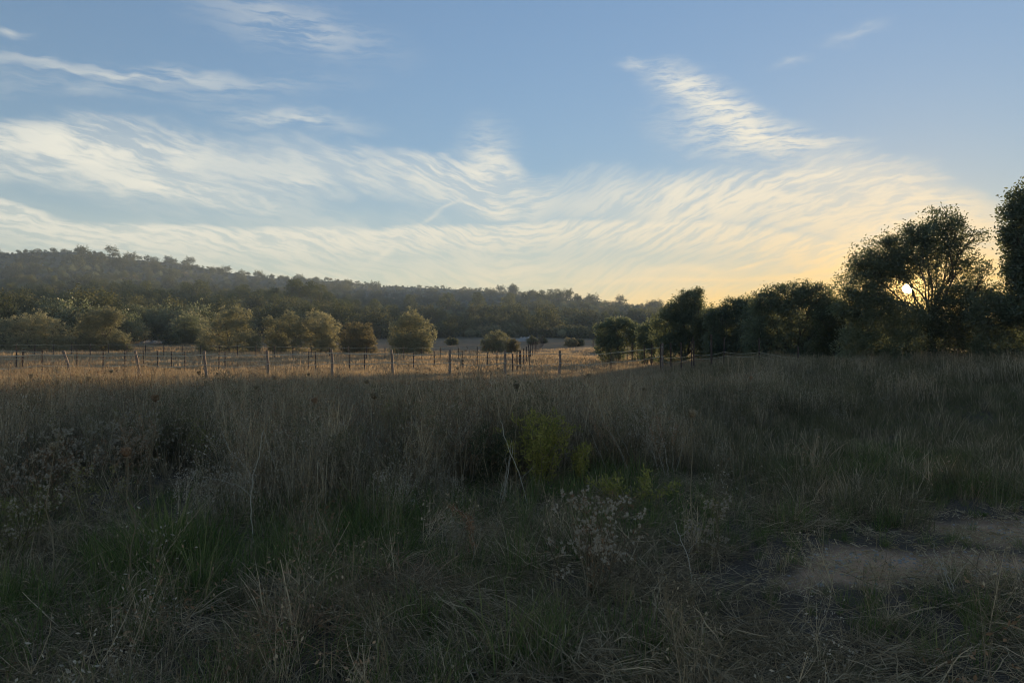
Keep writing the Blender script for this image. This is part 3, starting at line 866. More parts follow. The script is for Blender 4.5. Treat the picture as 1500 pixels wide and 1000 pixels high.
GRP = {0: 'flat-topped pines on the slope', 1: 'narrow-headed pines on the slope', 2: 'round-headed evergreens on the slope', 3: 'lopsided evergreens on the slope',
       4: 'wild olives on the slope', 5: 'green shrubs on the slope', 6: 'brown shrubs on the slope'}
# the 300 that show largest stand singly, the rest of the wood is one mass
size = np.array([WOOD_H[k] for k in kinds]) * scales / picked[:, 2]
vis = np.abs(np.arctan2(picked[:, 0], picked[:, 1])) < 0.63
order = np.argsort(-(size * vis))
single = set(order[:300].tolist())
for i in order[:300]:
    k = int(kinds[i])
    nm, lab, cat = LAB[k]
    e = bpy.data.objects.new(nm, None)
    e.location = (picked[i, 0], picked[i, 1], zz[i]); e.rotation_euler = (0, 0, rots[i]); e.scale = (scales[i],) * 3
    COL.objects.link(e)
    tag(e, lab, cat, GRP[k])
    for part in ('trunk', 'crown'):
        o = bpy.data.objects.new(part, WP[k][part]); o.parent = e
        COL.objects.link(o)

# ------------------------------------------------------------------ scattered masses
def proto_collection(name, meshes):
    c = bpy.data.collections.new(name)
    for i, me in enumerate(meshes):
        o = bpy.data.objects.new('%s_%02d' % (name, i), me)
        c.objects.link(o)
    return c

def scatter(name, coll, pts, rot, scl_, idx, label, cat):
    me = bpy.data.meshes.new(name)
    n = len(pts)
    me.vertices.add(n); me.vertices.foreach_set('co', np.asarray(pts, np.float32).ravel())
    a = me.attributes.new('rot', 'FLOAT_VECTOR', 'POINT'); a.data.foreach_set('vector', np.asarray(rot, np.float32).ravel())
    a = me.attributes.new('scl', 'FLOAT_VECTOR', 'POINT'); a.data.foreach_set('vector', np.asarray(scl_, np.float32).ravel())
    a = me.attributes.new('idx', 'INT', 'POINT'); a.data.foreach_set('value', np.asarray(idx, np.int32))
    o = obj(name, me)
    tag(o, label, cat, kind='stuff')
    ng = bpy.data.node_groups.new(name, 'GeometryNodeTree')
    ng.interface.new_socket('Geometry', in_out='INPUT', socket_type='NodeSocketGeometry')
    ng.interface.new_socket('Geometry', in_out='OUTPUT', socket_type='NodeSocketGeometry')
    gi = ng.nodes.new('NodeGroupInput'); go = ng.nodes.new('NodeGroupOutput')
    ci = ng.nodes.new('GeometryNodeCollectionInfo')
    ci.inputs['Collection'].default_value = coll
    ci.inputs['Separate Children'].default_value = True
    ci.inputs['Reset Children'].default_value = True
    ip = ng.nodes.new('GeometryNodeInstanceOnPoints')
    ip.inputs['Pick Instance'].default_value = True
    def na(nm, dt):
        q = ng.nodes.new('GeometryNodeInputNamedAttribute'); q.data_type = dt
        q.inputs['Name'].default_value = nm
        return next(s for s in q.outputs if s.enabled and s.name == 'Attribute')
    L = ng.links.new
    L(gi.outputs[0], ip.inputs['Points']); L(ci.outputs[0], ip.inputs['Instance'])
    L(na('idx', 'INT'), ip.inputs['Instance Index'])
    L(na('rot', 'FLOAT_VECTOR'), ip.inputs['Rotation'])
    L(na('scl', 'FLOAT_VECTOR'), ip.inputs['Scale'])
    L(ip.outputs[0], go.inputs[0])
    md = o.modifiers.new('scatter', 'NODES')
    md.node_group = ng
    return o

rest = np.array([i for i in range(len(picked)) if i not in single])
# low scrub between the trees hides the soil
ns = 3800
saz = rng.uniform(-0.70, 0.70, ns); sr = np.exp(rng.uniform(math.log(95), math.log(700), ns))
sx, sy = sr * np.sin(saz), sr * np.cos(saz)
ko = (clearing(sx, sy) < 0.5) & (sr < np.interp(saz, SKY_AZ, CR_R) * 1.02)
sx, sy = sx[ko], sy[ko]
caz = rng.uniform(-0.70, 0.60, 900); crr = np.interp(caz, SKY_AZ, CR_R) * rng.uniform(.93, 1.012, 900)
sx = np.concatenate([sx, crr * np.sin(caz)]); sy = np.concatenate([sy, crr * np.cos(caz)])
wp_pts = np.concatenate([np.column_stack([picked[rest, 0], picked[rest, 1], zz[rest]]), np.column_stack([sx, sy, height(sx, sy)])])
wp_rot = np.zeros((len(wp_pts), 3)); wp_rot[:, 2] = rng.uniform(0, 6.283, len(wp_pts))
wp_s = np.concatenate([scales[rest], rng.uniform(0.7, 1.4, len(sx)) * np.where(np.arange(len(sx)) >= len(sx) - 900, .62, 1 + np.hypot(sx, sy) / 900)])
wp_i = np.concatenate([kinds[rest], rng.choice([5, 5, 5, 6, 3], len(sx))])
scatter('hillside_wood', proto_collection('hill_tree', [p['both'] for p in WP]), wp_pts, wp_rot, np.repeat(wp_s[:, None], 3, 1), wp_i,
        'far pine and scrub wood covering the hills up to the skyline', 'wood')
print('wood', len(picked), 'scrub', len(sx))

# ------------------------------------------------------------------ soil banks and stones beyond the field
def bank(name, label, px0, px1, d0, d1, h, seed, mat='stone', cat='soil bank'):
    """low rough bank of pale earth and stones"""
    rng = np.random.default_rng(seed)
    n = 26
    t = np.linspace(0, 1, n)
    xs = (px0 + (px1 - px0) * t - 750) / F * (d0 + (d1 - d0) * t); ys = d0 + (d1 - d0) * t
    prof = [(-1.4, -0.15), (-0.7, .45), (-0.2, .9), (0.3, 1.0), (0.9, .6), (1.6, -0.15)]
    V = []
    for i in range(n):
        hh = h * (0.6 + 0.5 * rng.uniform()) * min(1, 4 * t[i], 4 * (1 - t[i]))
        for (o, k) in prof:
            V.append((xs[i] + rng.normal(0, .08), ys[i] + o * h * 1.6 + rng.normal(0, .1), gz(xs[i], ys[i] + o * h * 1.6) + k * hh + (rng.normal(0, .06) if 0 < k else 0)))
    m = len(prof)
    Q = [(i * m + j, (i + 1) * m + j, (i + 1) * m + j + 1, i * m + j + 1) for i in range(n - 1) for j in range(m - 1)]
    return tag(obj(name, quadmesh(name, V, Q, None, (M[mat],), smooth=True)), label, cat)
bank('earth_bank', 'long low bank of pale earth in the gap between the olives', 196, 262, 88, 94, .45, 1)
bank('earth_bank', 'pale stony bank higher up in the gap between the olives', 212, 250, 106, 110, .8, 2)
bank('earth_bank', 'pale grey stones on the far side of the brown field', 752, 792, 128, 130, .7, 3, cat='stones')

# ------------------------------------------------------------------ fences
def post_mesh(kind, h, seed):
    rng = np.random.default_rng(seed)
    q = QB()
    if kind == 'wood':
        n = 7
        z = np.linspace(-.3, h, n)
        p = np.column_stack([rng.normal(0, .012, n), rng.normal(0, .012, n), z])
        r = np.interp(z, [-.3, h], [.075, .06]) * rng.uniform(.92, 1.08, n)
        V, Q = tube(p, r, 8); q.add(V, Q)
        # bevelled top
        V, Q = tube([(p[-1][0], p[-1][1], h - .002), (p[-1][0], p[-1][1], h + .02)], [r[-1] * .98, r[-1] * .7], 8); q.add(V, Q)
        # staples / insulators
        for zz_ in (h * .93, h * .62):
            V, Q = tube([(0, -.06, zz_), (0, -.11, zz_)], [.016, .016], 6); q.add(V, Q)
    else:
        # steel T stake: flange, web, studs and a cap
        def bx(x0, x1, y0, y1, z0, z1):
            V = [(x0, y0, z0), (x1, y0, z0), (x1, y1, z0), (x0, y1, z0), (x0, y0, z1), (x1, y0, z1), (x1, y1, z1), (x0, y1, z1)]
            q.add(V, [(0, 3, 2, 1), (4, 5, 6, 7), (0, 1, 5, 4), (1, 2, 6, 5), (2, 3, 7, 6), (3, 0, 4, 7)])
        bx(-.024, .024, -.006, .002, -.3, h)
        bx(-.004, .004, .002, .042, -.3, h - .001)
        bx(-.028, .028, -.014, .046, h + .001, h + .018)
        for zz_ in (h * .93, h * .62):
            bx(-.012, .012, -.035, -.007, zz_ - .012, zz_ + .012)
    return q.mesh('post', (M['post_wood'] if kind == 'wood' else M['post_steel'],), False)
WOODP = [post_mesh('wood', 1.0, i) for i in range(4)]
STEELP = [post_mesh('steel', 1.0, 9)]

def fence(label, group, posts, strands, seed, tape_w=.02, thick=1.0):
    """posts: (x, y, kind, height, lean x, lean y); strands: fractions of the post height, each with sag and gaps"""
    rng = np.random.default_rng(seed)
    ox, oy = posts[0][0], posts[0][1]
    root = empty('fence', (ox, oy, gz(ox, oy)))
    tag(root, label, 'fence', group)
    tops = []
    for i, (x, y, kd, h, lx, ly) in enumerate(posts):
        me = WOODP[i % 4] if kd == 'wood' else STEELP[0]
        o = obj('post', me, root)
        z0 = gz(x, y)
        o.location = (x - ox, y - oy, z0 - gz(ox, oy))
        o.rotation_euler = (-ly, lx, rng.uniform(-.2, .2))
        o.scale = (thick, thick, h)
        if kd == 'wood': o['label'] = 'rough wooden post'
        tops.append(lambda f, x=x, y=y, z0=z0, h=h, lx=lx, ly=ly: np.array([x - ox + math.sin(lx) * h * f, y - oy + math.sin(ly) * h * f - .07, z0 - gz(ox, oy) + h * f * math.cos(lx)]))
    for (f, sag) in strands:
        q = QB()
        for a, b in zip(tops[:-1], tops[1:]):
            A, B = a(f + rng.normal(0, .01)), b(f + rng.normal(0, .01))
            L = np.linalg.norm(B - A)
            t = np.linspace(0, 1, 9)[:, None]
            s_ = sag * rng.uniform(.4, 1.6) * L
            p = A + (B - A) * t - np.array([0, 0, 1]) * (4 * t * (1 - t)) * s_
            V, Q = tube(p, tape_w * .5, 4)
            V = V.reshape(9, 4, 3)
            V[:, :, 2] = p[:, None, 2] + (V[:, :, 2] - p[:, None, 2]) * 1.5
            q.add(V.reshape(-1, 3), Q)
        obj('tape', q.mesh('tape', (M['tape'],)), root)
    return root

def fx(px, d): return ((px - 750) / F * d, d)
nearp = []
for px, d, kd, h, lx in [(-60, 31, 'wood', 1.5, -.05), (62, 31.5, 'steel', 1.5, -.01), (108, 31.5, 'wood', 1.5, -.30), (207, 32.5, 'wood', 1.45, -.19), (304, 33, 'wood', 1.45, -.13), (394, 34, 'wood', 1.46, -.07),
                     (488, 35, 'wood', 1.5, -.06), (576, 36, 'wood', 1.48, -.05), (659, 37, 'wood', 1.5, -.01), (740, 38, 'wood', 1.5, 0), (820, 39, 'wood', 1.5, 0.0), (895, 39.5, 'steel', 1.52, 0), (970, 40, 'wood', 1.55, .01)]:
    x, y = fx(px, d)
    nearp.append((x, y, kd, h, lx, .02))
fence('weathered wooden posts, some leaning, with pale tape, at the edge of the tall weeds', None, nearp, [(.90, .02), (.58, .03)], 5, .02)
midp = [(*fx(px, 41 + (px + 40) * .013), 'steel', 1.3, rnd, 0) for px, rnd in
        [(-40, 0), (24, 0), (33, .02), (113, 0), (151, .01), (183, 0), (210, .0), (231, 0), (251, .02), (271, 0), (321, 0), (330, -.01), (452, 0), (462, 0), (512, .02), (534, 0), (606, 0), (636, .01), (677, 0), (699, 0), (714, 0), (728, 0), (761, 0), (776, 0)]]
fence('dark thin steel stakes with sagging tape crossing the sunlit stubble', None, midp, [(.95, .03), (.62, .035)], 6, .016, 1.5)
backp = [(*fx(px, 62 + (px % 7) * .2), 'steel', 1.15, 0, 0) for px in range(-30, 700, 27)]
fence('far row of short stakes and tape in front of the olive trees', None, backp, [(.95, .03)], 7, .014, 1.5)
recL = [(-0.1 + 0.068 * (d - 40), d, 'steel', 1.35, 0, 0) for d in np.arange(42, 112, 4.0)]
fence('line of stakes running away across the brown field from the wooden posts', 'stakes on both sides of the open lane', recL, [], 8, .01, 1.5)
recR = [(7.55 + 0.053 * (d - 28), d, 'steel', 1.5, 0, 0) for i, d in enumerate(np.concatenate([[28, 31.5, 34.5, 37.5], np.arange(41, 110, 3.6)]))]
fence('line of dark stakes running away beside the low dome-shaped tree', 'stakes on both sides of the open lane', recR, [], 9, .01, 1.5)
sidep = [(*fx(px, d), kd, h, lx, 0) for px, d, kd, h, lx in [(968, 37, 'steel', 1.45, 0), (1013, 33, 'steel', 1.45, 0), (1060, 30, 'steel', 1.45, .02), (1112, 27.5, 'steel', 1.3, 0), (1168, 25.5, 'steel', 1.0, .03)]]
fence('short run of stakes with slack white cord in front of the dark low trees', None, sidep, [(.62, .02), (.50, .02)], 10, .008)

# ================================================================== grass, weeds and litter
def tall_zone(x, y):
    """1 where the weeds stand tall, 0 on the trodden track and the cut verge"""
    edge = np.interp(x, [-12, -5, -2.5, 0, 1.2, 2.4, 4, 7.4, 11, 15, 30], [5.2, 5.4, 5.9, 6.3, 6.8, 8.4, 11.5, 14.5, 17.5, 20.5, 26])
    edge = edge + 0.7 * fbm(x / 1.8, y / 1.8, 41)
    return sstep(y - edge, -0.6, 2.6 + 0.25 * np.maximum(x, 0))

def green_zone(x, y):
    o = np.zeros(np.broadcast(x, y).shape)
    for cx, cy, rx, ry, k in ((-2.4, 5.5, 1.1, .8, 1), (-1.3, 6.6, .9, .9, .8), (-.85, 6.9, 1.2, .6, .7), (1.2, 8.0, 1.1, 1.0, .9), (.6, 6.3, 1.2, .7, .7), (-3.0, 4.6, 1.0, .5, .5), (2.0, 6.8, 1.0, .9, .7), (-1.9, 4.6, .8, .5, .4), (4.5, 9, 2.5, 1.8, .8), (3, 4.1, 1.0, .5, .5), (0.2, 3.9, 1.2, .4, .45)):
        o = np.maximum(o, k * np.exp(-((x - cx) / rx) ** 2 - ((y - cy) / ry) ** 2))
    return np.clip(o * 1.1 + .3 * fbm(x / 1.1, y / 1.1, 51), 0, 1)

def sample_area(rng, n, y0, y1, half=0.80, power=1.0):
    """n points in front of the camera, denser towards it"""
    u = rng.uniform(0, 1, n)
    if power == 0: y = y0 * (y1 / y0) ** u
    else: y = (y0 ** (2 - power) + (y1 ** (2 - power) - y0 ** (2 - power)) * u) ** (1 / (2 - power))
    x = rng.uniform(-1, 1, n) * (half * y + .5)
    return x, y

def disc(rng, n, r):
    a = rng.uniform(0, 6.283, n); q = r * np.sqrt(rng.uniform(0, 1, n))
    return np.column_stack([q * np.cos(a), q * np.sin(a)])

def tuft(seed, n, r, L0, L1, w, mat, a0=.25, da=.8, k=5, wob=.08):
    rng = np.random.default_rng(seed); q = QB()
    b = disc(rng, n, r)
    ph = np.arctan2(b[:, 1], b[:, 0]) + rng.normal(0, 1.0, n)
    V, Q, S, P = blades(rng, b, rng.uniform(L0, L1, n), rng.uniform(.7, 1.3, n) * w, ph, np.abs(rng.normal(0, a0, n)), rng.uniform(.1, 1, n) * da, k, .12, wob)
    q.add(V, Q, S)
    return q.mesh('tuft', (M[mat],))

def litter(seed, n, r, mat, L0=.08, L1=.34, w=.0042, h=.09):
    """fallen stalks lying over each other"""
    rng = np.random.default_rng(seed); q = QB()
    b = np.column_stack([disc(rng, n, r), rng.uniform(0.0, h, n)])
    V, Q, S, P = blades(rng, b, rng.uniform(L0, L1, n), rng.uniform(.6, 1.4, n) * w, rng.normal(0, .55, n) + math.pi * rng.integers(0, 2, n), rng.uniform(1.0, 1.6, n), rng.normal(.15, .3, n), 4, .5, .14)
    V[:, 2] = np.maximum(V[:, 2], .004)
    q.add(V, Q, S)
    return q.mesh('litter', (M[mat],))

def weed(seed, n, r, H0, H1, w, mats, seeds=6, br=4, lean=.16, bl=(.12, .34)):
    """clump of upright dead stems with side branches and seed husks"""
    rng = np.random.default_rng(seed); q = QB()
    b = disc(rng, n, r)
    L = rng.uniform(H0, H1, n)
    ph = rng.uniform(0, 6.283, n)
    V, Q, S, P = blades(rng, b, L, rng.uniform(.7, 1.4, n) * w, ph, np.abs(rng.normal(0, lean, n)), rng.normal(.08, .18, n), 6, .45, .10)
    q.add(V, Q, S)
    # side branches from the upper part
    i = np.repeat(np.arange(n), br); j = rng.integers(2, 6, len(i))
    st = P[i, j]
    V, Q, S2, P2 = blades(rng, st, L[i] * rng.uniform(*bl, len(i)), w * rng.uniform(.45, .8, len(i)), rng.uniform(0, 6.283, len(i)), rng.uniform(.35, .9, len(i)), rng.normal(-.25, .2, len(i)), 3, .5, .12,
                            np.clip(np.repeat(rng.uniform(0, 1, n), br) + rng.normal(0, .1, len(i)), 0, 1))
    q.add(V, Q, S2)
    tips = np.concatenate([P[:, -1], P2[:, -1]])
    t = np.repeat(tips, seeds, 0)
    t = t + rng.normal(0, .018, t.shape)
    V, Q, S = leaves(rng, t, rng.uniform(.014, .032, len(t)), rng.uniform(.008, .014, len(t)))
    q.add(V, Q, S, 1 if len(mats) > 1 else 0)
    return q.mesh('weed', tuple(M[m] for m in mats))

def place(rng, x, y, smin, smax, nproto, tilt=.08, sink=0.0):
    n = len(x)
    pts = np.column_stack([x, y, height(x, y) - sink])
    rot = np.column_stack([rng.normal(0, tilt, n), rng.normal(0, tilt, n), rng.uniform(0, 6.283, n)])
    s = rng.uniform(smin, smax, n)
    sc = np.column_stack([s, s, s * rng.uniform(.85, 1.15, n)])
    return pts, rot, sc, rng.integers(0, nproto, n)

# --- tall dead weeds, near and far
rng = np.random.default_rng(501)
# places where single plants stand free of the weeds: (photo column, distance, free radius)
FREE = [(868, 4.75, .4), (792, 8.2, .55), (722, 8.3, .35), (852, 8.4, .25), (372, 5.9, .35), (62, 6.9, .8), (18, 5.6, .6), (140, 8.6, .75), (190, 8.0, .6), (245, 9.4, .5), (140, 6.6, .3),
        (572, 10, .35), (300, 9, .4), (730, 7.2, .25), (690, 5.3, .3), (915, 9, .4), (970, 8.8, .4), (925, 7.4, .5)]
def crowded(x, y):
    o = np.ones(len(x))
    for px, d, r in FREE:
        cx = (px - 750) / F * d
        dd = np.hypot(x - cx, y - d)
        lane = (y < d) & (y > d - 2.2) & (np.abs(x / y * d - cx) < r * 1.15)
        o *= np.where((dd < r) | lane, .04, 1.0)
    return o
wn = [weed(300 + i, 24, .30, .45, .95, .0066, ('dry_weed', 'dry_weed'), 2, 4) for i in range(5)] + [weed(310 + i, 16, .28, .55, 1.10, .0066, ('dry_weed', 'fluff'), 2, 5) for i in range(1)] + [weed(350, 9, .22, .7, 1.25, .0085, ('straw', 'dry_weed'), 3, 8, .2, (.2, .5)), weed(351, 12, .3, .6, 1.15, .008, ('dry_weed', 'rust'), 4, 7, .35, (.2, .45)), weed(352, 14, .2, .4, .9, .0055, ('dry_weed', 'fluff'), 4, 7, .5, (.15, .45)), weed(353, 22, .34, .4, .8, .007, ('old_straw', 'brown_leaf'), 14, 6, .25, (.15, .4)), weed(354, 30, .32, .4, .8, .0075, ('rank_grass', 'dry_weed'), 2, 3, .3)]
x, y = sample_area(rng, 9000, 5.0, 17.0, .80, .6)
k = rng.uniform(0, 1, len(x)) < tall_zone(x, y) * (.78 + .3 * fbm(x / 2.5, y / 2.5, 61)) * (1 - .6 * green_zone(x, y)) * crowded(x, y)
x, y = x[k], y[k]
p_, r_, s_, i_ = place(rng, x, y, .6, 1.1, 11)
i_ = np.where(rng.uniform(0, 1, len(x)) < .35, rng.integers(6, 10, len(x)), i_)
i_ = np.where(rng.uniform(0, 1, len(x)) < .75 * sstep(x, 1.5, 4.0), 10, i_)
s_ = s_ * (1 + .25 * fbm(x / 2.2, y / 2.2, 62))[:, None] * (.55 + .45 * tall_zone(x, y))[:, None] * (1 - .38 * sstep(x, 1.5, 4.5) * (1 - sstep(y, 12, 16)))[:, None]
scatter('dry_weeds', proto_collection('weed', wn), p_, r_, s_, i_, 'tall grey dead weeds filling the meadow up to the fence', 'weeds')
print('weeds near', len(x))
wf = [weed(330 + i, 60, .75, .45, .85, .011, ('dry_weed', 'dry_weed'), 4, 3) for i in range(3)] + [weed(340 + i, 60, .75, .35, .75, .011, ('stubble', 'stubble'), 4, 3) for i in range(2)] + [weed(345 + i, 64, .75, .40, .85, .012, ('rank_grass', 'dry_weed'), 2, 3, .28) for i in range(2)]
x, y = sample_area(rng, 6500, 15.0, 43.0, .80, .4)
k = rng.uniform(0, 1, len(x)) < tall_zone(x, y)
x, y = x[k], y[k]
p_, r_, s_, i_ = place(rng, x, y, .7, 1.05, 5)
s_ = s_ * (1 - .42 * sstep(y, 17, 27) * (1 - sstep(x / y, .2, .34)))[:, None] * (1 + .15 * fbm(x / 3, y / 3, 63))[:, None]
i_ = np.where((rng.uniform(0, 1, len(x)) < sstep(y, 20, 34) * .8) & (x < 4), rng.integers(3, 5, len(x)), i_)
side = (rng.uniform(0, 1, len(x)) < .85 * sstep(x / y, .12, .26))
i_ = np.where(side, rng.integers(5, 7, len(x)), i_); s_ = s_ * np.where(side, .78, 1.0)[:, None]
scatter('meadow_weeds', proto_collection('meadow_weed', wf), p_, r_, s_, i_, 'dead weeds and straw of the meadow close to the fence', 'weeds')
print('weeds far', len(x))
# --- stubble field beyond the fence
sf = [tuft(360 + i, 130, 1.1, .10, .32, .022, 'stubble', .35, .5, 3) for i in range(4)]
x, y = sample_area(rng, 9000, 36.0, 92.0, .80, .7)
k = rng.uniform(0, 1, len(x)) < np.where((x / y * F + 750 > 640) & (y > 70), .35, 1.0) * (.6 + .5 * fbm(x / 6, y / 6, 71))
x, y = x[k], y[k]
p_, r_, s_, i_ = place(rng, x, y, .7, 1.4, 4)
scatter('stubble', proto_collection('stubble', sf), p_, r_, s_, i_, 'short straw stubble of the field behind the fence', 'grass')
# --- near grass: straw tufts, green tufts, fallen stalks
st = [tuft(400 + i, 34, .10, .12, .40, .0058, 'old_straw' if i < 3 else 'straw', .35, .9) for i in range(4)]
x, y = sample_area(rng, 9000, 2.6, 18.0, .80, 0.6)
t_ = tall_zone(x, y)
k = rng.uniform(0, 1, len(x)) < (1 - .98 * path_mask(x, y, 1.2)) * np.where(t_ > .5, .55, .45) * (.65 + .6 * fbm(x / .9, y / .9, 81))
x, y = x[k], y[k]
p_, r_, s_, i_ = place(rng, x, y, .5, 1.1, 4, .15)
s_ *= np.where((tall_zone(x, y) < .5) & (x > .8), .62, 1.0)[:, None] * (.42 + .72 * np.clip(fbm(x / .42, y / .42, 96) + .5, 0, 1))[:, None]
scatter('dry_grass', proto_collection('straw_tuft', st), p_, r_, s_, i_, 'dry straw-coloured grass tufts around the track', 'grass')
def rosette(seed, n, mat):
    rng = np.random.default_rng(seed); q = QB()
    ph = np.arange(n) * 2.4 + rng.normal(0, .2, n)
    V, Q, S, P = blades(rng, disc(rng, n, .03), rng.uniform(.06, .17, n), rng.uniform(.018, .034, n), ph, rng.uniform(.5, 1.1, n), rng.uniform(.2, .9, n), 4, .1, .05)
    q.add(V, Q, S)
    return q.mesh('rosette', (M[mat],))
fb = [weed(370 + i, 7, .10, .22, .5, .005, ('old_straw', 'fluff' if i == 1 else 'rust' if i == 2 else 'old_straw'), 1, 8, .45, (.2, .6)) for i in range(4)]
x, y = sample_area(rng, 620, 2.8, 9.0, .80, 0.6)
k = rng.uniform(0, 1, len(x)) < (1 - path_mask(x, y, 1.4)) * np.where(x > 1.2, .2, .62) * (.6 + .8 * fbm(x / .8, y / .8, 98)) * crowded(x, y)
x, y = x[k], y[k]
p_, r_, s_, i_ = place(rng, x, y, .6, 1.25, 4, .2)
scatter('dead_forbs', proto_collection('forb', fb), p_, r_, s_, i_, 'knee-high tangled dead forbs in the verge in front of the tall weeds', 'weeds')
gt = [tuft(420 + i, 34, .10, .14, .42, .0072, 'green_blade', .32, 1.1) for i in range(4)] + [rosette(430, 14, 'green_blade'), rosette(431, 18, 'weed_leaf')]
x, y = sample_area(rng, 21000, 2.6, 28.0, .80, 0.6)
g = green_zone(x, y); t_ = tall_zone(x, y)
k = rng.uniform(0, 1, len(x)) < (1 - .96 * path_mask(x, y, 1.3)) * np.clip(.40 - .16 * t_ + .3 * sstep(x, 2, 5) + .75 * g, 0, 1)
x, y = x[k], y[k]
p_, r_, s_, i_ = place(rng, x, y, .45, .95, 4, .15)
i_ = np.where(rng.uniform(0, 1, len(x)) < .12, rng.integers(4, 6, len(x)), i_)
s_ *= (.7 + .55 * green_zone(x, y) - .25 * ((tall_zone(x, y) < .5) & (x > .8)))[:, None] * (.6 + .8 * np.clip(fbm(x / .42, y / .42, 97) + .5, 0, 1))[:, None]
scatter('green_grass', proto_collection('green_tuft', gt), p_, r_, s_, i_, 'fresh green grass growing through the dry stalks', 'grass')
print('green', len(x))
lt = [litter(440 + i, 80, .26, 'old_straw') for i in range(3)] + [litter(445 + i, 70, .26, 'old_straw', L1=.38, w=.0052) for i in range(3)]
x, y = sample_area(rng, 5200, 2.6, 12.0, .80, 0.7)
k = rng.uniform(0, 1, len(x)) < (1 - path_mask(x, y, 1.8)) * (.40 + .6 * fbm(x / 1.2, y / 1.2, 91)) * np.where(tall_zone(x, y) > .5, .5, 1) * np.where(x > 1.2, .75, 1)
x, y = x[k], y[k]
p_, r_, s_, i_ = place(rng, x, y, .6, 1.15, 6, .1)
r_[:, 2] = 5.0 * fbm(x / 1.3, y / 1.3, 95) + rng.normal(0, .45, len(x))
scatter('fallen_stalks', proto_collection('litter', lt), p_, r_, s_, i_, 'flattened dead stalks lying over the ground beside the track', 'litter')
ch = [litter(460 + i, 46, .22, 'straw', .02, .08, .008, .02) for i in range(3)]
x = rng.uniform(1.0, 8.0, 9000); y = rng.uniform(3.9, 8.6, 9000)
k = rng.uniform(0, 1, len(x)) < path_mask(x, y, 1.3) * .16
x, y = x[k], y[k]
p_, r_, s_, i_ = place(rng, x, y, .6, 1.1, 3, .05)
scatter('dry_chaff', proto_collection('chaff', ch), p_, r_, s_, i_, 'short broken chaff and leaf bits spread over the bare track', 'litter')
rg = [tuft(470 + i, 40, .20, .14, .42, .008, 'rank_grass' if i < 2 else 'old_straw', .35, .9, 4) for i in range(3)]
x, y = sample_area(rng, 9000, 6.5, 27.0, .80, 0.5)
k = rng.uniform(0, 1, len(x)) < sstep(x, 1.5, 3.5) * (1 - path_mask(x, y, 1.5)) * (.75 + .4 * fbm(x / 1.2, y / 1.2, 99))
x, y = x[k], y[k]
p_, r_, s_, i_ = place(rng, x, y, .7, 1.2, 3, .15)
scatter('rank_grass', proto_collection('rank_tuft', rg), p_, r_, s_, i_, 'dull short grass of the shaded verge between the track and the trees', 'grass')
# --- pebbles and chips on the bare earth
pb_ = QB()
nc = 5200
x = rng.uniform(1.2, 7.6, nc); y = rng.uniform(3.9, 8.0, nc)
k = rng.uniform(0, 1, nc) < path_mask(x, y) * .9
x, y = x[k], y[k]
z = height(x, y)
for a, b, c in zip(x, y, z):
    r0 = rng.uniform(.005, .016) * (2.0 if rng.uniform() < .03 else 1)
    V, Q = tube([(a, b, c - r0 * .4), (a + rng.normal(0, r0 * .2), b, c + r0 * .35), (a, b, c + r0 * .7)], [r0 * .8, r0 * rng.uniform(.9, 1.2), r0 * .5], 6)
    pb_.add(V, Q)
tag(obj('gravel', pb_.mesh('gravel', (M['stone'],), True)), 'small stones and chips strewn on the bare earth of the track', 'gravel', kind='stuff')

# ================================================================== single plants in the meadow
def stemtube(q, p, r0, r1, sides=5, S=.5, m=0):
    V, Q = tube(p, np.linspace(r0, r1, len(p)), sides)
    q.add(V, Q, np.full(len(Q), S), m)

def curve_path(rng, a, b, n=6, bend=.06):
    a = np.asarray(a, float); b = np.asarray(b, float)
    t = np.linspace(0, 1, n)[:, None]; L = np.linalg.norm(b - a)
    return a + (b - a) * t + np.sin(t * math.pi) * rng.normal(0, bend * L, 3) + rng.normal(0, .012 * L, (n, 3)) * np.sin(t * math.pi)

def ball_heads(rng, q, pos, r, m=0):
    """fluffy seed heads: a ring of bristles round each point"""
    n = 15
    idx = np.repeat(np.arange(len(pos)), n)
    d = unit(rng.normal(size=(len(idx), 3)) + np.array([0, 0, .25]))
    V, Q, S = leaves(rng, pos[idx] - d * r * .2, r * rng.uniform(.9, 1.25, len(idx)), r * .55, d, .15)
    q.add(V, Q, S, m)

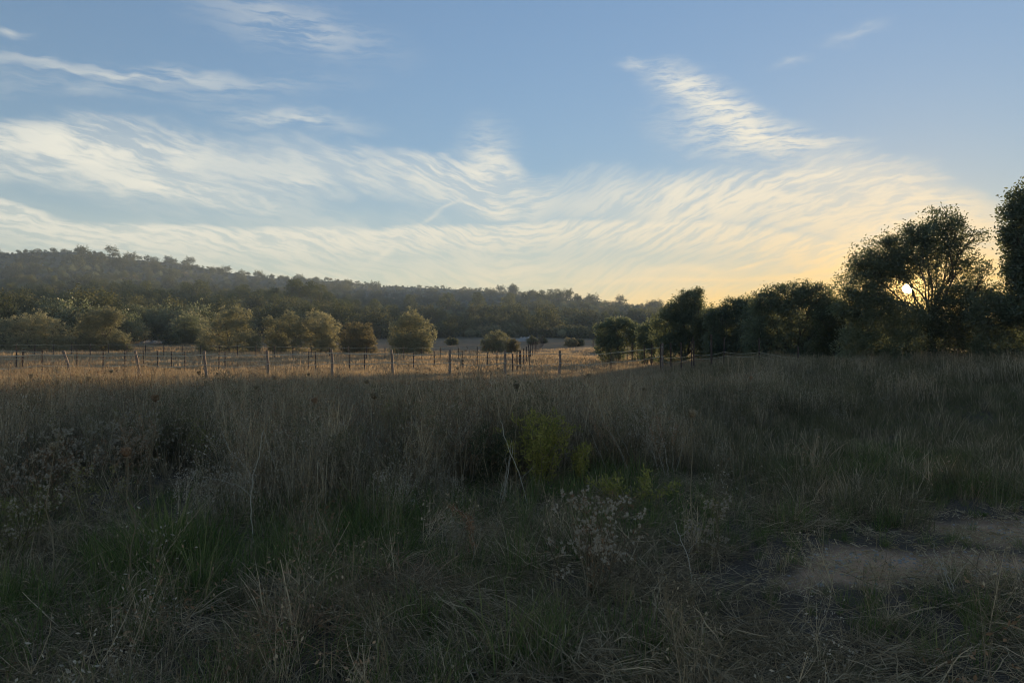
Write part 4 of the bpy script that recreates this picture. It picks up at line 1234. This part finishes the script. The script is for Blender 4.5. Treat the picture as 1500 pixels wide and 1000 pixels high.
def fleabane(label, loc, H, Rr, seed, n_stem=9, heads=70, leafy=.6, head_r=.011, mat_leaf='weed_leaf', cat='plant', name='fleabane', group=None, head_mat='fluff', ln=.035):
    heads = int(heads * 2.3); head_r *= 1.3
    rng = np.random.default_rng(seed)
    t = empty(name, loc); tag(t, label, cat, group)
    ws, lf, hd = QB(), QB(), QB()
    tips = []
    for i in range(n_stem):
        an = rng.uniform(0, 6.283); rr = Rr * math.sqrt(rng.uniform(.02, 1))
        top = np.array([rr * math.cos(an), rr * math.sin(an), H * rng.uniform(.70, 1.0) * (1 - .25 * (rr / Rr) ** 2)])
        p = curve_path(rng, (rr * .18 * math.cos(an), rr * .18 * math.sin(an), -.03), top, 7, .06)
        stemtube(ws, p, .0048, .0018, 5, rng.uniform())
        for b in range(rng.integers(5, 9)):
            f = rng.uniform(.42, .97); q0 = np.array([np.interp(f, np.linspace(0, 1, 7), p[:, c]) for c in range(3)])
            d = unit(np.array([rng.normal(), rng.normal(), rng.uniform(.6, 1.4)]))
            q1 = q0 + d * H * rng.uniform(.08, .22)
            bp_ = curve_path(rng, q0, q1, 4, .08)
            stemtube(ws, bp_, .0022, .0010, 4, rng.uniform())
            tips += [bp_[-1], bp_[-2] + rng.normal(0, .012, 3)]
        nl = int(leafy * 46)
        f = rng.uniform(.12, 1.0, nl)
        pos = np.stack([np.interp(f, np.linspace(0, 1, 7), p[:, c]) for c in range(3)], -1) + rng.normal(0, .012, (nl, 3))
        V, Q, S = leaves(rng, pos, rng.uniform(.6, 1.3, nl) * ln, rng.uniform(.22, .34, nl) * ln, np.tile([0, 0, .6], (nl, 1)), 1.0, None, .15)
        if nl: lf.add(V, Q, S)
        tp = np.array(tips[-8:])
        if leafy > 0:
            ii = rng.integers(0, len(tp), int(leafy * 50))
            V, Q, S = leaves(rng, tp[ii] + rng.normal(0, .022, (len(ii), 3)), rng.uniform(.5, 1.0, len(ii)) * ln, ln * .25, np.tile([0, 0, .6], (len(ii), 1)), 1.0, None, .15)
            lf.add(V, Q, S)
    tips = np.array(tips)
    obj('stem', ws.mesh('stem', (M['dry_weed'],)), t)
    if lf.n: obj('foliage', lf.mesh('foliage', (M[mat_leaf],)), t)
    if heads:
        ii = rng.integers(0, len(tips), heads)
        ball_heads(rng, hd, tips[ii] + rng.normal(0, .012, (heads, 3)), head_r)
        h = obj('seed_heads', hd.mesh('seed_heads', (M[head_mat],)), t); h['kind'] = 'stuff'
    return t

fleabane('bushy plant full of fluffy cream seed heads in the trampled grass near the track', at(868, d=4.75), .78, .38, 701, 13, 150, .30, .0125, 'rust')
fleabane('small fluffy-headed plant alone between the cream-headed bush and the track', at(1040, d=5.3), .58, .17, 702, 5, 46, .12, .0125)
fleabane('brown bushy plant with many seed heads above black shade beside the meadow edge', at(62, d=6.9), .86, .62, 703, 15, 150, .7, .012, 'rust')
fleabane('green plant with cream heads low in the grass under the brown bushy plant', at(18, d=5.6), .62, .34, 704, 11, 70, .9, .012)
fleabane('wide pale-headed plant standing behind the brown bushy plant', at(140, d=8.6), 1.0, .60, 705, 13, 150, .35, .014, 'weed_leaf')
fleabane('orange-tinged bushy plant among pale-headed weeds', at(190, d=8.0), .95, .38, 706, 11, 60, 1.0, .013, 'rust')
fleabane('loose plant with pale heads beside the orange-tinged plant', at(245, d=9.4), 1.05, .42, 707, 8, 70, .3, .014)
fleabane('low seed-headed plant at the foot of the orange-tinged plant', at(140, d=6.6), .70, .26, 708, 8, 46, .6, .012)
fleabane('dull green bushy weed standing among grey stems', at(572, d=10.0), .92, .42, 709, 11, 0, .9)
fleabane('dark green weed behind the forked white stem', at(300, d=9.0), .9, .40, 710, 10, 16, .9)
# the green bush; its low-sun glow is put into the leaf colour
fleabane('leafy yellow-green bush with low light painted into its bright leaves behind a sheaf of pale stalks', at(792, d=8.2), .86, .44, 711, 20, 0, 1.5, ln=.06, mat_leaf='bush_leaf', name='green_bush', cat='bush')
fleabane('small yellow-green side shoot at the foot of the bright-leaved bush', at(852, d=8.4), .52, .13, 712, 6, 0, 1.5, ln=.05, mat_leaf='bush_leaf', name='green_bush', cat='bush')
fleabane('darker green bush pressed against the bright-leaved bush', at(722, d=8.3), .72, .32, 713, 14, 0, 1.6, ln=.045, mat_leaf='scrub_leaf', name='green_bush', cat='bush')
fleabane('low feathery green weed at the back of the cream-headed bush', at(925, d=7.4), .40, .5, 714, 15, 0, .8, ln=.05, mat_leaf='bush_leaf', name='green_bush', cat='bush')

def spike(label, loc, pts, r, seed, mat='fluff', head=(), lean=0, name='dry_stalk'):
    """single dead plant: stems given as local polylines"""
    rng = np.random.default_rng(seed)
    t = empty(name, loc); tag(t, label, 'plant')
    for i, (pl, r0, r1) in enumerate(pts):
        q = QB()
        pl = np.asarray(pl, float)
        n = 14
        tt = np.linspace(0, 1, n); kk = np.linspace(0, 1, len(pl))
        p = np.stack([np.interp(tt, kk, pl[:, c]) for c in range(3)], -1)
        p = (p + np.vstack([p[:1], p[:-1]]) + np.vstack([p[1:], p[-1:]])) / 3
        p += rng.normal(0, .004, p.shape)
        stemtube(q, p, r0 * .85, r1 * .85, 6, rng.uniform(.1, .9))
        obj('stem' if i == 0 else 'branch', q.mesh('stem', (M['pale_stem'],), True), t)
    if len(head):
        q = QB()
        hp = np.concatenate([np.asarray(a, float) + np.linspace(0, 1, 26)[:, None] * (np.asarray(b, float) - np.asarray(a, float)) for a, b in head])
        hp = np.repeat(hp, 4, 0) + rng.normal(0, .012, (len(hp) * 4, 3))
        V, Q, S = leaves(rng, hp, rng.uniform(.014, .034, len(hp)), rng.uniform(.007, .012, len(hp)), np.tile([0, 0, .4], (len(hp), 1)), 1.0)
        q.add(V, Q, S)
        obj('husk', q.mesh('husk', (M[mat],)), t)
    return t

def P3(d, px0, lst):
    """photo pixels at distance d -> local points of a plant rooted at column px0"""
    b = at(px0, d=d)
    return [((px - 750) / F * d - b[0], dy, zat(py, d) - b[2]) for px, py, *q in lst for dy in [q[0] if q else 0.0]]

def dead_clump(label, loc, r, h, seed, mat):
    rng = np.random.default_rng(seed); n = 190
    b = disc(rng, n, r)
    zb = h * np.exp(-(np.hypot(b[:, 0], b[:, 1]) / (r * .6)) ** 2) * rng.uniform(.2, 1, n)
    q = QB()
    V, Q, S, P = blades(rng, np.column_stack([b, zb]), rng.uniform(.12, .42, n), rng.uniform(.004, .008, n), np.arctan2(b[:, 1], b[:, 0]) + rng.normal(0, .9, n), rng.uniform(.7, 1.35, n), rng.uniform(.2, 1.0, n), 5, .3, .12)
    V[:, 2] = np.maximum(V[:, 2], .005)
    q.add(V, Q, S)
    return tag(obj('dead_grass_clump', q.mesh('dead_grass_clump', (M[mat],)), None, loc), label, 'grass clump')
dead_clump('rusty heap of collapsed dead grass blades low in the trampled verge', at(445, d=4.0), .34, .22, 731, 'rust')
dead_clump('smaller rusty grass heap beside the drooping flower spike', at(600, d=4.9), .30, .18, 732, 'rust')
dead_clump('pale brown collapsed grass heap under the fluffy cream-headed bush', at(790, d=4.2), .32, .14, 733, 'old_straw')
dead_clump('bleached tangle of dead grass beside the brown bushy plant', at(60, d=4.7), .5, .25, 734, 'old_straw')
d = 5.9
b = at(372, d=d)
spike('forked bone-white dead stem rising clear of the dark weeds', b,
      [(P3(d, 372, [(372, 800), (370, 760), (368, 735), (370, 700), (383, 660), (386, 628)]), .0055, .003),
       (P3(d, 372, [(370, 698), (355, 675), (338, 662), (325, 650, .1), (312, 632, .15)]), .0035, .0014),
       (P3(d, 372, [(369, 730), (356, 712), (335, 700, -.1), (300, 690, -.15)]), .0035, .0012),
       (P3(d, 372, [(386, 628), (398, 655, -.05), (413, 688, -.1)]), .0016, .0010),
       (P3(d, 372, [(384, 650), (400, 640, .1), (408, 615, .12)]), .0014, .0008)], .006, 721)
d = 7.2
spike('sheaf of pale bent grass stalks leaning together before the bright-leaved bush', at(722, d=d),
      [(P3(d, 722, [(718, 800), (732, 730), (744, 690), (750, 640)]), .004, .002), (P3(d, 722, [(722, 800), (738, 720), (748, 672), (752, 650)]), .004, .002),
       (P3(d, 722, [(734, 770), (741, 720), (746, 670)]), .0035, .002), (P3(d, 722, [(728, 790), (737, 735), (742, 690), (741, 668)]), .0035, .002),
       (P3(d, 722, [(732, 612), (740, 640), (748, 664), (764, 700), (774, 745)]), .003, .004), (P3(d, 722, [(764, 700), (776, 688), (784, 680)]), .0025, .0015)], .004, 722)
d = 5.3
spike('drooping rust-coloured flower spike standing in green grass', at(690, d=d),
      [(P3(d, 690, [(694, 830), (694, 795), (688, 765), (678, 748), (660, 741)]), .003, .0015), (P3(d, 690, [(688, 765), (692, 745), (695, 738)]), .0018, .001)],
      .004, 723, 'rust', [(P3(d, 690, [(694, 805)])[0], P3(d, 690, [(688, 765)])[0]), (P3(d, 690, [(690, 775)])[0], P3(d, 690, [(686, 757)])[0]), (P3(d, 690, [(684, 757)])[0], P3(d, 690, [(659, 741)])[0])])
d = 9.0
spike('fan of thin tall stalks leaning out beside the bright-leaved bush', at(915, d=d),
      [(P3(d, 915, [(925, 700), (905, 655), (884, 615), (868, 565)]), .003, .0014), (P3(d, 915, [(922, 690), (900, 640), (888, 630), (872, 572)]), .003, .0014),
       (P3(d, 915, [(905, 690), (880, 640), (862, 605), (842, 575)]), .003, .0014), (P3(d, 915, [(890, 690), (868, 640), (850, 600)]), .003, .0014),
       (P3(d, 915, [(930, 690), (915, 650), (898, 620), (880, 590)]), .003, .0014)], .004, 724, 'rust',
      [(P3(d, 915, [(905, 655)])[0], P3(d, 915, [(884, 618)])[0]), (P3(d, 915, [(880, 640)])[0], P3(d, 915, [(862, 605)])[0])])
d = 8.8
spike('reddish brown thicket of dry stalks in the grass beyond the fan of thin stalks', at(970, d=d),
      [(P3(d, 970, [(975, 700), (965, 665), (955, 640), (946, 610), (938, 585)]), .003, .0014), (P3(d, 970, [(980, 700), (972, 650), (962, 610)]), .003, .0014),
       (P3(d, 970, [(985, 695), (985, 650), (992, 615)]), .003, .0014), (P3(d, 970, [(968, 700), (955, 660), (948, 640)]), .003, .0014), (P3(d, 970, [(990, 690), (1000, 650), (1012, 625)]), .003, .0014)], .004, 725, 'rust',
      [(P3(d, 970, [(965, 665)])[0], P3(d, 970, [(950, 620)])[0]), (P3(d, 970, [(972, 650)])[0], P3(d, 970, [(962, 610)])[0]), (P3(d, 970, [(985, 650)])[0], P3(d, 970, [(990, 622)])[0])])
d = 4.9
spike('grey many-forked dead twig standing right of the cream-headed bush', at(1012, d=d),
      [(P3(d, 1012, [(1014, 850), (1006, 810), (995, 785), (988, 762)]), .004, .002), (P3(d, 1012, [(1006, 810), (1020, 790), (1022, 770)]), .0025, .0015),
       (P3(d, 1012, [(1000, 797), (985, 795), (972, 786)]), .0022, .0012), (P3(d, 1012, [(995, 785), (1008, 775), (1014, 760)]), .0018, .001)], .004, 726)
d = 4.5
spike('two thin dark green stems crossing the bare earth of the track', at(1392, d=d),
      [(P3(d, 1392, [(1392, 868), (1382, 838), (1372, 815), (1362, 790)]), .0035, .0018), (P3(d, 1392, [(1396, 866), (1385, 835), (1379, 822)]), .003, .0015)], .004, 727)

# ------------------------------------------------------------------ wild carrot seed heads above the weeds
def carrot_meshes(seed):
    rng = np.random.default_rng(seed)
    s, h = QB(), QB()
    p = curve_path(rng, (0, 0, -1.0), (0, 0, 0), 8, .03)
    stemtube(s, p, .0045, .0028, 5, .5)
    for i in range(26):
        an = i * 2.4; rr = .042 * math.sqrt((i + 1) / 26)
        c, sn = math.cos(an), math.sin(an)
        q0 = [(0, 0, 0), (c * rr * .7, sn * rr * .7, .014), (c * rr * 1.05, sn * rr * 1.05, .034), (c * rr * .8, sn * rr * .8, .052)]
        stemtube(h, np.array(q0), .0022, .0014, 4, rng.uniform())
        V, Q, S = leaves(rng, np.array([q0[-1]] * 9) + rng.normal(0, .006, (9, 3)), .012, .007)
        h.add(V, Q, S)
    for i in range(9):
        an = i * .7
        stemtube(h, np.array([(0, 0, -.002), (math.cos(an) * .03, math.sin(an) * .03, -.008), (math.cos(an) * .05, math.sin(an) * .05, -.02)]), .0014, .0007, 4, rng.uniform())
    return s.mesh('stem', (M['dry_weed'],)), h
CM = []
for i in range(3):
    sm, hq = carrot_meshes(800 + i)
    CM.append((sm, hq.mesh('seed_head', (M['dry_weed'],)), hq.mesh('seed_head', (M['rust'],))))
rng = np.random.default_rng(880)
HEADS = [(21, 545, 0), (45, 553, 0), (84, 562, 0), (163, 546, 0), (242, 541, 0), (292, 548, 0), (318, 549, 0), (336, 547, 0), (401, 555, 0), (453, 550, 0), (496, 553, 0), (462, 590, 1), (548, 584, 0), (589, 562, 1),
         (598, 535, 0), (671, 541, 0), (729, 541, 0), (757, 569, 0), (867, 563, 1), (863, 552, 0), (228, 588, 1), (186, 668, 1), (81, 660, 0), (1013, 610, 0), (943, 572, 0), (1100, 555, 1), (130, 556, 0), (375, 570, 0), (640, 560, 0), (700, 556, 0), (800, 548, 0), (538, 561, 0), (350, 561, 0)]
for i, (px, py, warm) in enumerate(HEADS):
    zh = rng.uniform(1.0, 1.22) if py < 650 else .95
    d = (EYE - zh) * F / (py - HZ)
    if d > 26:
        d = 26; zh = zat(py, d)
    x = (px - 750) / F * d
    zg = gz(x, d)
    t = empty('wild_carrot', (x, d, zg))
    lab = 'brown wild carrot head on a stiff stem above the grey weeds' if not warm else 'rusty orange wild carrot head among the grey weeds'
    tag(t, lab, 'plant', 'wild carrot heads over the weeds' if not warm else 'rusty wild carrot heads over the weeds')
    sm, h0, h1 = CM[i % 3]
    hgt = zh - zg
    o = obj('stem', sm, t, (0, 0, hgt)); o.scale = (1, 1, hgt)
    o = obj('seed_head', h1 if warm else h0, t, (0, 0, hgt)); o.scale = (.8,) * 3
    o.rotation_euler = (rng.normal(0, .2), rng.normal(0, .2), rng.uniform(0, 6))

# ================================================================== haze
hz = QB()
x0, x1, y0, y1, z0, z1 = -990, 990, -990, 990, -12, 118
V = [(x0, y0, z0), (x1, y0, z0), (x1, y1, z0), (x0, y1, z0), (x0, y0, z1), (x1, y0, z1), (x1, y1, z1), (x0, y1, z1)]
m, T = newmat('haze')
pv = T.new('ShaderNodeVolumePrincipled')
pv.inputs['Color'].default_value = (0.62, 0.80, 1.0, 1)
pv.inputs['Density'].default_value = 0.00042
pv.inputs['Anisotropy'].default_value = 0.0
T.l.new(pv.outputs[0], T.new('ShaderNodeOutputMaterial').inputs['Volume'])
hb = obj('haze', quadmesh('haze', V, [(0, 3, 2, 1), (4, 5, 6, 7), (0, 1, 5, 4), (1, 2, 6, 5), (2, 3, 7, 6), (3, 0, 4, 7)], None, (m,)))
tag(hb, 'thin evening haze over the valley', 'haze', kind='stuff')
